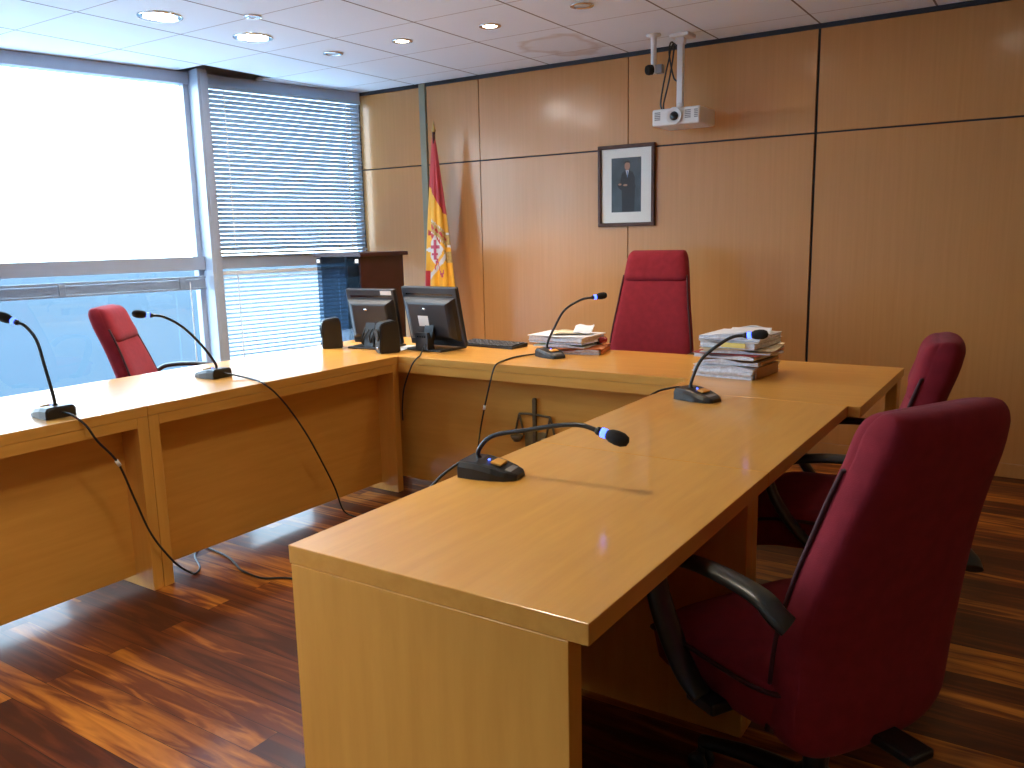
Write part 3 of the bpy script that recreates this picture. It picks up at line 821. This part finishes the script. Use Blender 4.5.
bm = new_bm()
add_tube(bm, [(-1.96, -2.92, 0.005), (-1.903, -2.953, 0.005), (-1.717, -2.984, 0.005), (-1.60, -3.03, 0.005), (-1.531, -3.055, 0.005), (-1.401, -3.064, 0.005), (-1.318, -3.015, 0.005), (-1.15, -2.97, 0.005), (-0.9, -2.96, 0.005), (-0.5, -3.0, 0.005)], 0.0045, 8)
tag(obj('floor_cable', bm, 'rubber'), 'loose black cable lying on the parquet between the desk rows', 'cable')

# ------------------------------------------------------------------ computers
def monitor(label, loc, rotz, w, h, tilt, sticker):
    t = thing('computer_monitor', label, 'monitor', loc, rotz, 'desk monitors in the computer corner')
    rm = Matrix.Rotation(tilt, 3, 'X')                     # top leans to -y (towards the back of the monitor)
    piv = Vector((0, 0, 0.022))
    def tr(b):
        for v in b.verts: v.co = rm @ v.co + piv
        return b
    b = new_bm(); add_box(b, (-w / 2, -0.012, 0), (w / 2, 0.016, h), 0.005, 2)
    # sloped rear housing
    sec = []
    for y, k in ((-0.012, 1.0), (-0.030, 0.93), (-0.045, 0.80), (-0.050, 0.72)):
        a = w / 2 * 0.93 * k; z0 = h * 0.5 - h * 0.40 * k; z1 = h * 0.5 + h * 0.33 * k
        sec.append([Vector((-a, y, z0)), Vector((a, y, z0)), Vector((a, y, z1)), Vector((-a, y, z1))])
    add_loft(b, sec)
    for f in b.faces: f.smooth = False
    shell = obj('shell', tr(b), 'mon', t)
    b = new_bm(); add_box(b, (-w / 2 + 0.016, 0.0162, 0.02), (w / 2 - 0.016, 0.018, h - 0.016)); obj('screen', tr(b), 'screen', t)
    b = new_bm(); add_box(b, sticker[0], sticker[1], 0.0); obj('sticker', tr(b), 'tag', shell)
    b = new_bm(); add_lathe(b, [(0.0, -0.0515), (0.013, -0.0515), (0.013, -0.0505), (0.0, -0.0505)], (-0.02, 0, h * 0.66), (0, 1, 0), 20)
    for v in b.verts: v.co.z = h * 0.66 + (v.co.z - h * 0.66) * 0.5
    obj('maker_badge', tr(b), 'chrome', shell)
    b = new_bm(); add_box(b, (-w / 2 + 0.03, -0.0135, h - 0.045), (w / 2 - 0.03, -0.0122, h - 0.036)); obj('vent', tr(b), 'screen', shell)
    b = new_bm()
    add_prism(b, [(-0.105, 0.012), (-0.085, 0.012), (-0.045, 0.17), (-0.06, 0.19), (-0.075, 0.15)], -0.032, 0.032, 'yz')
    stand = obj('stand', b, 'black', t)
    b = new_bm(); add_box(b, (-0.13, -0.13, 0.0), (0.13, 0.09, 0.012), 0.004); obj('stand_foot', b, 'black', t)
    return t, stand
m2, st2 = monitor('black desktop monitor seen from behind with a white sticker on its back', (-1.672, -1.49, H), R(-4), 0.41, 0.34, R(12), ((-0.075, -0.0518, 0.125), (0.0, -0.0504, 0.185)))
bm = new_bm(); add_prism(bm, [(-0.145, 0.012), (-0.085, 0.012), (-0.125, 0.105), (-0.145, 0.105)], -0.045, 0.045, 'yz'); 
for k in range(4): add_box(bm, (-0.03 + 0.017 * k, -0.1462, 0.078), (-0.02 + 0.017 * k, -0.1452, 0.086), 0, 1, 1)
obj('connector_block', bm, ['mon', 'screen'], m2)
bm = new_bm(); inv = (Matrix.Translation(Vector((-1.672, -1.49, H))) @ Matrix.Rotation(R(-4), 4, 'Z')).inverted()
add_tube(bm, [inv @ Vector(p) for p in [(-1.66, -1.63, 0.79), (-1.62, -1.70, 0.775), (-1.56, -1.80, 0.7565), (-1.545, -1.845, 0.748), (-1.567, -1.865, 0.708), (-1.629, -1.86, 0.585), (-1.66, -1.845, 0.473), (-1.665, -1.84, 0.40)]], 0.004, 8)
obj('cable', bm, 'rubber', m2)
m1, st1 = monitor('black desktop monitor between the two small speakers with a grey label on its top edge', (-2.055, -1.57, H), R(6), 0.34, 0.325, R(11), ((0.075, -0.0135, 0.293), (0.15, -0.0122, 0.317)))
bm = new_bm()
for k in range(4):
    x = -0.05 + 0.03 * k
    add_tube(bm, [(x, -0.05, 0.13), (x + 0.01, -0.09 - 0.01 * k, 0.09), (x - 0.02 * (k % 2), -0.10, 0.04), (x + 0.03, -0.08, 0.006), (x + 0.08, -0.04, 0.016)], 0.0042, 7)
obj('cable', bm, 'rubber', m1)
bm = new_bm(); add_box(bm, (-0.08, -0.052, 0.075), (-0.03, -0.044, 0.11), 0.001); obj('connector', bm, 'tag', m1)

def desk_speaker(label, loc, rotz):
    t = thing('desktop_speaker', label, 'speaker', loc, rotz, 'small black computer speakers')
    bm = new_bm()
    add_prism(bm, [(-0.065, 0), (0.055, 0), (0.045, 0.165), (0.03, 0.18), (-0.045, 0.168), (-0.06, 0.155)], -0.045, 0.045, 'yz')
    bmesh.ops.bevel(bm, geom=list(bm.edges), offset=0.006, segments=2, affect='EDGES')
    body = obj('cabinet_body', bm, 'black', t)
    bm = new_bm(); add_lathe(bm, [(0.0, 0.0), (0.034, 0.0), (0.036, -0.004), (0.030, -0.006), (0.010, -0.002), (0.0, -0.003)], (0, -0.0635, 0.10), (0, 1, 0.08), 24); obj('driver_cone', bm, 'matblack', t)
    bm = new_bm(); add_lathe(bm, [(0.0, 0.0), (0.008, 0.0), (0.007, -0.008), (0.0, -0.009)], (0.02, -0.0665, 0.03), (0, 1, 0), 14); obj('volume_knob', bm, 'chrome', t)
    return t
desk_speaker('small black speaker at the window end of the computer corner', (-2.275, -1.725, H), R(-40))
desk_speaker('small black speaker standing before the monitor with the grey label', (-1.835, -1.735, H), R(-30))

t = thing('keyboard', 'black keyboard lying beside the monitor with the white sticker', 'keyboard', (-1.455, -1.275, H), R(-4))
bm = new_bm(); add_prism(bm, [(-0.075, 0.001), (0.075, 0.001), (0.075, 0.022), (-0.075, 0.010)], -0.20, 0.20, 'yz'); obj('case', bm, 'black', t)
bm = new_bm()
rm = Matrix.Rotation(math.atan2(0.012, 0.15), 3, 'X')
for r_ in range(5):
    for c in range(15):
        x = -0.188 + c * 0.0252; y = -0.060 + r_ * 0.026
        add_box(bm, (x, y, 0.0165 + y * 0.08), (x + 0.022, y + 0.022, 0.0225 + y * 0.08), 0.002, 1)
obj('keys', bm, 'mon', t)
bm = new_bm(); add_box(bm, (-0.045, -0.105, 0.0), (0.045, 0.105, 0.002)); add_box(bm, (-0.042, -0.10, 0.002), (0.042, 0.095, 0.0035), 0, 1, 0, Matrix.Rotation(0.08, 3, 'Z'))
tag(obj('paper_sheets', bm, 'paper', None, (-1.868, -1.555, H), R(4)), 'white paper sheets lying between the two monitors', 'papers')

# dark display cabinet behind the computers
CXc, CYc = -2.965, -0.725
t = thing('display_cabinet', 'dark mahogany cabinet with smoked glass sides standing by the window corner', 'cabinet', (CXc, CYc, 0))
hw_, hd_ = 0.205, 0.225
bm = new_bm(); add_box(bm, (-hw_ - 0.02, -hd_ - 0.02, 1.255), (hw_ + 0.025, hd_ + 0.03, 1.282), 0.004); obj('top', bm, 'mahogany', t)
bm = new_bm(); add_box(bm, (hw_ - 0.022, -hd_, 0.0), (hw_, hd_, 1.2545), 0.001); obj('side_panel', bm, 'mahogany', t)
bm = new_bm(); add_box(bm, (-hw_, -hd_, 0.0), (hw_ - 0.023, hd_, 0.10), 0.002); obj('plinth', bm, 'mahogany', t)
bm = new_bm(); add_box(bm, (-hw_ + 0.10, hd_ - 0.02, 0.101), (hw_ - 0.06, hd_ - 0.002, 1.254)); obj('back_panel', bm, 'cabin_in', t)
bm = new_bm(); add_box(bm, (0.035, -hd_ + 0.03, 0.101), (0.055, hd_ - 0.021, 1.254)); obj('divider', bm, 'cabin_in', t)
bm = new_bm(); add_box(bm, (-hw_ + 0.002, -hd_ + 0.03, 0.101), (-hw_ + 0.012, hd_ - 0.021, 1.254)); obj('side_glass', bm, 'smoked', t)
for a, b in ((-hw_, -0.003), (0.003, hw_ - 0.001)):
    bm = new_bm(); add_box(bm, (a + 0.001, -hd_ - 0.008, 0.105), (b - 0.001, -hd_ - 0.003, 1.250)); d = obj('glass_door', bm, 'smoked', t)
    hx = a + 0.004 if a < -0.1 else b - 0.036
    bm = new_bm(); add_box(bm, (hx, -hd_ - 0.012, 1.212), (hx + 0.032, -hd_ - 0.0085, 1.240), 0.001); obj('hinge', bm, 'tag', d)

# ------------------------------------------------------------------ case files
def sheaf(bm, lo, hi, mi_edge=0, mi_top=None, wav=0.004, rz=0.0, n=14, seed=0, bowed=0.006):
    """a bundle of loose sheets: a slab with uneven, slightly bowed edges"""
    rnd = random.Random(seed)
    lo = Vector(lo); hi = Vector(hi); c = (lo + hi) / 2
    layers = max(3, int((hi.z - lo.z) / 0.0045))
    rings = []
    rot = Matrix.Rotation(rz, 3, 'Z')
    for k in range(layers + 1):
        z = lo.z + (hi.z - lo.z) * k / layers
        ox, oy = rnd.uniform(-wav, wav), rnd.uniform(-wav, wav)
        ring = []
        pts = []
        for i in range(n): pts.append((lo.x + (hi.x - lo.x) * i / n, lo.y))
        for i in range(n): pts.append((hi.x, lo.y + (hi.y - lo.y) * i / n))
        for i in range(n): pts.append((hi.x - (hi.x - lo.x) * i / n, hi.y))
        for i in range(n): pts.append((lo.x, hi.y - (hi.y - lo.y) * i / n))
        for x, y in pts:
            bow = bowed * math.sin((x - lo.x) / (hi.x - lo.x) * PI * 2.3 + seed) * (k / layers)
            p = Vector((x + ox + rnd.uniform(-0.001, 0.001), y + oy + rnd.uniform(-0.001, 0.001), 0)) - Vector((c.x, c.y, 0))
            p = rot @ p + Vector((c.x, c.y, z + bow))
            ring.append(bm.verts.new(p))
        rings.append(ring)
    m = len(rings[0])
    for a, b in zip(rings[:-1], rings[1:]):
        for i in range(m):
            f = bm.faces.new((a[i], a[(i + 1) % m], b[(i + 1) % m], b[i])); f.material_index = mi_edge
    f = bm.faces.new(rings[-1]); f.material_index = mi_edge if mi_top is None else mi_top
    f = bm.faces.new(list(reversed(rings[0]))); f.material_index = mi_edge

def case_file(name, label, loc, rotz, w, d, h, mats, cover=None, note=None, spine=None, seed=1, group=None, cat='case file', wav=0.004):
    t = thing(name, label, cat, loc, rotz, group)
    bm = new_bm(); sheaf(bm, (-w / 2, -d / 2, 0.0), (w / 2, d / 2, h), 0, 1, wav, 0, 14, seed); obj('sheets', bm, mats, t)
    if cover:
        bm = new_bm(); sheaf(bm, (-w / 2 - 0.006, -d / 2 - 0.006, h + 0.0062), (w / 2 + 0.010, d / 2 + 0.006, h + 0.0085), 0, 0, 0.001, 0.05, 14, seed, 0.002); obj('cover', bm, cover, t)
    if spine:
        bm = new_bm(); add_box(bm, (w / 2 + 0.002, -d / 2 + 0.02, 0.002), (w / 2 + 0.012, d / 2 - 0.03, h), 0.003); obj('spine', bm, spine, t)
    if note:
        bm = new_bm(); add_box(bm, (-0.02, -d / 2 - 0.0095, h * 0.3), (0.09, -d / 2 - 0.0075, h * 0.3 + 0.02)); obj('sticky_note', bm, note, t)
    return t
FG = 'case files in the tall stack'
sx, sy = 0.085, -1.60
z = H
case_file('case_file', 'thickest tied bundle at the bottom of the tall file stack', (sx, sy, z), R(-6), 0.27, 0.29, 0.050, ['paper_edge', 'paper'], None, None, 'kraft', 3, FG, wav=0.006); z += 0.057
case_file('case_file', 'thin brown bundle second from the bottom of the tall file stack', (sx + 0.012, sy, z), R(-2), 0.26, 0.275, 0.018, ['paper_edge', 'kraft'], None, None, 'kraft', 5, FG); z += 0.025
case_file('case_file', 'file with a red sheet on top in the middle of the tall stack', (sx + 0.006, sy + 0.005, z), R(-9), 0.28, 0.29, 0.013, ['paper_edge', 'paper'], 'red_card', None, None, 8, FG); z += 0.024
case_file('case_file', 'file in a cream folder jutting out of the tall stack towards the wall', (sx + 0.022, sy + 0.01, z), R(4), 0.30, 0.29, 0.011, ['paper_edge', 'cream'], 'cream', None, None, 11, FG); z += 0.022
case_file('case_file', 'file with a yellow note on its edge below the topmost of the tall stack', (sx + 0.015, sy, z), R(-7), 0.25, 0.275, 0.022, ['paper_edge', 'paper'], 'paper', 'yellow_note', None, 14, FG); z += 0.033
case_file('case_file', 'topmost rumpled file of the tall stack beside the corner microphone', (sx + 0.012, sy, z), R(-3), 0.27, 0.275, 0.024, ['paper_edge', 'paper'], None, None, None, 17, FG, wav=0.008); z += 0.031
bm = new_bm()
sheaf(bm, (-0.05, -0.12, 0.0), (0.12, 0.12, 0.004), 0, 0, 0.002, 0.1, 10, 4)
tag(obj('loose_sheets', bm, 'paper', None, (sx + 0.02, sy + 0.01, z), R(8)), 'few loose white sheets lying on the tall stack of files', 'papers')

FG2 = 'case files in the low pile'
px, py = -0.935, -1.268
case_file('folder', 'orange card folder at the bottom of the low pile of papers', (px + 0.03, py, H), R(14), 0.31, 0.25, 0.022, ['paper_edge', 'orange_card'], 'orange_card', None, 'orange_card', 21, None, 'folder')
case_file('case_file', 'pale green backed file lying on the orange folder', (px - 0.02, py - 0.005, H + 0.0325), R(3), 0.30, 0.24, 0.014, ['paper_edge', 'green_card'], None, None, None, 23, FG2)
case_file('case_file', 'thick white file on top of the low pile of papers', (px - 0.03, py, H + 0.053), R(-2), 0.33, 0.24, 0.030, ['paper_edge', 'paper'], 'paper', None, None, 26, FG2, wav=0.007)
bm = new_bm(); sheaf(bm, (-0.10, -0.075, 0.0), (0.10, 0.075, 0.003), 0, 0, 0.001, 0.0, 10, 5)
tag(obj('cream_envelope', bm, 'cream', None, (px - 0.02, py + 0.01, H + 0.0995), R(28)), 'cream envelope lying on the low pile of papers', 'envelope')
bm = new_bm(); sheaf(bm, (-0.05, -0.06, 0.0), (0.05, 0.06, 0.002), 0, 0, 0.001, 0.0, 10, 6)
o = tag(obj('white_slip', bm, 'paper', None, (px + 0.065, py + 0.02, H + 0.119), R(20)), 'white paper slip lying over the cream envelope', 'paper'); o.rotation_euler = (R(14), 0, R(20))
t = thing('rubber_stamp', 'small red and black rubber stamp lying beyond the low pile of papers', 'stamp', (-0.800, -1.20, H + 0.0365 + 0.018), 0)
bm = new_bm(); add_lathe(bm, [(0.0, 0.0), (0.016, 0.0), (0.018, 0.01), (0.016, 0.035), (0.010, 0.042), (0.0, 0.044)], (0, 0, 0.004), (0.9, 0.3, 0.05), 18); obj('handle', bm, 'red_knob', t)
bm = new_bm(); add_box(bm, (-0.022, -0.02, -0.018), (0.004, 0.02, 0.016), 0.003); obj('stamp_block', bm, 'black', t)

# ------------------------------------------------------------------ flag on its pole
t = thing('flag_on_pole', 'red and yellow flag hanging in folds from a pole in the back corner', 'flag', (-2.70, -0.20, 0))
bm = new_bm(); add_lathe(bm, [(0.0, 0.0), (0.15, 0.0), (0.15, 0.015), (0.10, 0.03), (0.03, 0.045), (0.022, 0.08), (0.0, 0.08)], sides=28); obj('base', bm, 'brass', t)
bm = new_bm(); add_tube(bm, [(0, 0, 0.06), (0.015, 0, 1.0), (0.030, 0, 2.14)], 0.0115, 12); obj('pole', bm, 'frame', t)
bm = new_bm(); add_lathe(bm, [(0.0, 0.0), (0.014, 0.0), (0.018, 0.012), (0.010, 0.022), (0.012, 0.03), (0.006, 0.06), (0.0, 0.085)], (0.030, 0, 2.135), sides=14); obj('finial', bm, 'brass', t)
bm = new_bm()
NZ, NA = 190, 96
z_top, z_bot = 2.10, 0.55
def flag_col(u, z):
    """u: 0 at the window side edge of the drape, 1 at the other edge; z: height"""
    # emblem, turned with the hanging cloth
    zc = z
    m = 1
    edge = 1.755 - 0.22 * u
    if z > edge: m = 0
    if u < 0.10 and z < 1.13: m = 0
    u = 0.47 + (u - 0.5) * 0.82
    if m == 1:
        a = zc - (1.462 - 0.17 * (u - 0.2))               # row of the crown
        if 0.16 < u < 0.90 and abs(a) < 0.055:
            m = 3
            for k in range(4):
                cu = 0.27 + 0.165 * k
                if (u - cu) ** 2 * 0.045 + (a - 0.002) ** 2 < 0.00022: m = 0
            if abs(abs(a) - 0.047) < 0.010: m = 2 if int(u * 30) % 2 else 3
        # red quarter behind the lozenge
        if 0.10 < u < 0.55 and abs(zc - (1.395 - 0.16 * (u - 0.2))) < 0.018: m = 0
        # white lozenge with a magenta cross
        lz = zc - 1.285
        if abs(u - 0.36) / 0.30 + abs(lz) / 0.105 < 1:
            m = 2
            if abs(u - 0.36) < 0.035 and abs(lz) < 0.075: m = 4
            if abs(lz - 0.022) < 0.012 and abs(u - 0.36) < 0.17: m = 4
            if abs(lz + 0.03) < 0.008 and abs(u - 0.36) < 0.10: m = 4
        # ribbon and pillar
        rz_ = 1.165 - 0.0 + 0.035 * math.sin((u - 0.2) * 9)
        if 0.20 < u < 0.75 and abs(zc - (1.06 + 0.30 * (u - 0.12))) < 0.022: m = 2
        if 0.36 < u < 0.62 and abs(zc - (1.15 + 0.055 * math.sin((u - 0.36) * 24))) < 0.016: m = 4
        if 0.08 < u < 0.19 and abs(zc - (1.07 + 0.30 * (u - 0.12))) < 0.035: m = 5
        if 0.66 < u < 0.92 and abs(zc - (1.245 - 0.10 * (u - 0.66))) < 0.040 and m == 1: m = 3
    return m
rings = []
for i in range(NZ + 1):
    q = i / NZ
    z = z_top + (z_bot - z_top) * q
    half = 0.012 + 0.104 * min(1, q / 0.70) ** 0.85
    cxx = 0.026 + 0.022 * q
    ring = []
    for k in range(NA):
        a = 2 * PI * k / NA
        fold = 1 + 0.17 * min(1, q * 3) * math.sin(7 * a + 1.4 * q) + 0.06 * math.sin(13 * a + 3 * q)
        ring.append(bm.verts.new((cxx + half * fold * math.cos(a), 0.58 * half * fold * math.sin(a), z)))
    rings.append(ring)
for i in range(NZ):
    for k in range(NA):
        f = bm.faces.new((rings[i][k], rings[i][(k + 1) % NA], rings[i + 1][(k + 1) % NA], rings[i + 1][k])); f.smooth = True
        a = 2 * PI * (k + 0.5) / NA
        u = 0.5 + 0.5 * (0.836 * math.cos(a) + 0.318 * math.sin(a)) / 0.894      # the crest faces the room, turned towards the desks
        front = (a < R(20.8)) or (a > R(200.8))
        z = z_top + (z_bot - z_top) * (i + 0.5) / NZ
        f.material_index = flag_col(u, z) if front else (0 if z > 1.755 - 0.22 * u else 1)
bm.faces.new(rings[0]); bm.faces.new(list(reversed(rings[-1])))
obj('cloth', bm, ['flag_red', 'flag_yellow', 'flag_white', 'flag_gold', 'flag_pink', 'flag_grey'], t)

# ------------------------------------------------------------------ framed portrait
t = thing('framed_portrait', 'framed portrait photograph of a standing person in a dark suit on the wood wall', 'picture', (-1.2085, -0.0, 1.687))
W2, H2 = 0.207, 0.266
bm = new_bm()
fw = 0.024
for a, b in (((-W2, -0.024, H2 - fw), (W2, -0.001, H2)), ((-W2, -0.024, -H2), (W2, -0.001, -H2 + fw)), ((-W2, -0.024, -H2 + fw), (-W2 + fw, -0.001, H2 - fw)), ((W2 - fw, -0.024, -H2 + fw), (W2, -0.001, H2 - fw))):
    add_box(bm, a, b, 0.004)
obj('frame', bm, 'frame', t)
bm = new_bm(); add_box(bm, (-W2 + fw, -0.010, -H2 + fw), (W2 - fw, -0.002, H2 - fw)); obj('mount', bm, 'mat_board', t)
bm = new_bm()
def flat(poly, y, mi): 
    add_prism(bm, poly, y, -0.0101, 'xz', mi)
def oval(cx, cz, a, b, n=18): return [(cx + a * math.cos(2 * PI * k / n), cz + b * math.sin(2 * PI * k / n)) for k in range(n)]
flat([(-0.108, -0.172), (0.108, -0.172), (0.108, 0.182), (-0.108, 0.182)], -0.0108, 0)
flat([(-0.030, -0.172), (0.060, -0.172), (0.063, -0.02), (0.062, 0.055), (0.048, 0.084), (0.022, 0.098), (-0.006, 0.098), (-0.030, 0.082), (-0.046, 0.02), (-0.054, -0.010), (-0.044, -0.022), (-0.032, -0.03)], -0.0112, 1)
flat([(-0.066, 0.008), (-0.030, 0.010), (0.050, 0.004), (0.070, 0.0), (0.066, -0.018), (0.0, -0.016), (-0.054, -0.014)], -0.0114, 1)
flat(oval(0.008, 0.128, 0.020, 0.028), -0.0114, 2)
flat([(-0.013, 0.140), (-0.010, 0.156), (0.008, 0.162), (0.024, 0.156), (0.029, 0.138), (0.022, 0.148), (0.0, 0.150)], -0.0117, 5)
flat([(-0.004, 0.100), (0.020, 0.100), (0.010, 0.052)], -0.0114, 3)
flat([(0.004, 0.096), (0.012, 0.096), (0.013, 0.06), (0.009, 0.05)], -0.0117, 4)
flat(oval(-0.046, 0.010, 0.012, 0.007), -0.0117, 2); flat(oval(-0.006, 0.004, 0.016, 0.007), -0.0117, 2)
obj('photo_print', bm, ['ph_bg', 'ph_suit', 'ph_skin', 'ph_shirt', 'ph_tie', 'ph_hair'], t)
bm = new_bm(); add_box(bm, (-W2 + fw, -0.0145, -H2 + fw), (W2 - fw, -0.0130, H2 - fw)); obj('glass', bm, 'picture_glass', t)

# ------------------------------------------------------------------ projector on its ceiling mount and the room camera
t = thing('ceiling_projector', 'white projector hanging from a ceiling pole high on the back wall', 'projector', (-0.715, -0.25, ZC), R(0))
pj = t
zb0, zb1 = 2.000 - ZC, 2.098 - ZC
bm = new_bm()
add_box(bm, (-0.150, -0.13, zb0), (0.150, 0.13, zb1), 0.012, 3)
body = obj('body', bm, 'white_plastic', t)
bm = new_bm()
for x0 in (-0.132, 0.058, 0.116):
    for k in range(5): add_box(bm, (x0, -0.1315, zb0 + 0.034 + 0.010 * k), (x0 + (0.036 if x0 < 0.1 else 0.022), -0.1302, zb0 + 0.040 + 0.010 * k))
obj('vent_grille', bm, 'grey_plastic', body)
bm = new_bm(); add_lathe(bm, [(0.048, 0.0), (0.050, -0.016), (0.043, -0.018), (0.032, -0.008), (0.0, -0.008)], (-0.005, -0.128, zb0 + 0.050), (0, 1, 0), 28); ring = obj('lens_ring', bm, 'white_plastic', t)
bm = new_bm(); add_lathe(bm, [(0.0, 0.0), (0.026, 0.0), (0.026, -0.006), (0.018, -0.010), (0.0, -0.014)], (-0.005, -0.137, zb0 + 0.050), (0, 1, 0), 24); obj('lens', bm, 'screen', ring)
bm = new_bm()
add_box(bm, (-0.042, -0.018, zb1 + 0.035), (-0.006, 0.018, -0.02), 0.004); obj('ceiling_pole', bm, 'white_plastic', t)
bm = new_bm(); add_box(bm, (-0.075, -0.06, -0.0205), (0.045, 0.06, -0.0005), 0.003); add_box(bm, (-0.05, -0.024, -0.055), (0.002, 0.024, -0.02), 0.003); obj('ceiling_plate', bm, 'white_plastic', t)
bm = new_bm(); add_box(bm, (-0.064, -0.04, zb1 + 0.0005), (0.016, 0.04, zb1 + 0.012), 0.003); add_lathe(bm, [(0.022, 0.0), (0.022, 0.03), (0.015, 0.036)], (-0.024, 0, zb1 + 0.010), sides=18); obj('swivel_joint', bm, 'white_plastic', t)
bm = new_bm()
add_tube(bm, [(-0.135, 0.0, zb1 + 0.001), (-0.15, 0.0, zb1 + 0.06), (-0.125, 0.0, zb1 + 0.20), (-0.10, 0.0, zb1 + 0.30), (-0.085, 0.0, zb1 + 0.37), (-0.06, 0.0, zb1 + 0.385), (-0.03, 0.021, zb1 + 0.33)], 0.005, 7)
add_tube(bm, [(-0.125, 0.0, zb1 + 0.001), (-0.135, 0.01, zb1 + 0.05), (-0.10, 0.0, zb1 + 0.17), (-0.075, 0.0, zb1 + 0.30), (-0.068, 0.0, zb1 + 0.38), (-0.09, 0.0, zb1 + 0.395), (-0.098, 0.0, zb1 + 0.33), (-0.07, 0.0, zb1 + 0.20), (-0.045, 0.0, zb1 + 0.17)], 0.005, 7)
obj('cable', bm, 'rubber', t)

t = thing('room_camera', 'small black and white camera hanging beside the projector pole', 'camera', (-0.870, -0.35, ZC))
bm = new_bm(); add_lathe(bm, [(0.042, -0.0005), (0.042, -0.010), (0.020, -0.014), (0.017, -0.03), (0.017, -0.16), (0.013, -0.172), (0.0, -0.172)], sides=20); obj('ceiling_stem', bm, 'white_plastic', t)
bm = new_bm()
ax = Vector((-0.55, -0.80, -0.12)).normalized()
add_lathe(bm, [(0.0, -0.03), (0.022, -0.03), (0.027, -0.02), (0.027, 0.012), (0.0, 0.012)], (0, 0, -0.198), ax, 20); obj('camera_body', bm, 'white_plastic', t)
bm = new_bm(); add_lathe(bm, [(0.0, 0.0125), (0.029, 0.0125), (0.030, 0.035), (0.026, 0.046), (0.018, 0.042), (0.0, 0.040)], (0, 0, -0.198), ax, 20); obj('lens_hood', bm, 'matblack', t)
bm = new_bm(); add_box(bm, (0.018, -0.02, -0.225), (0.062, 0.02, -0.175), 0.004); obj('junction_box', bm, 'grey_plastic', t)
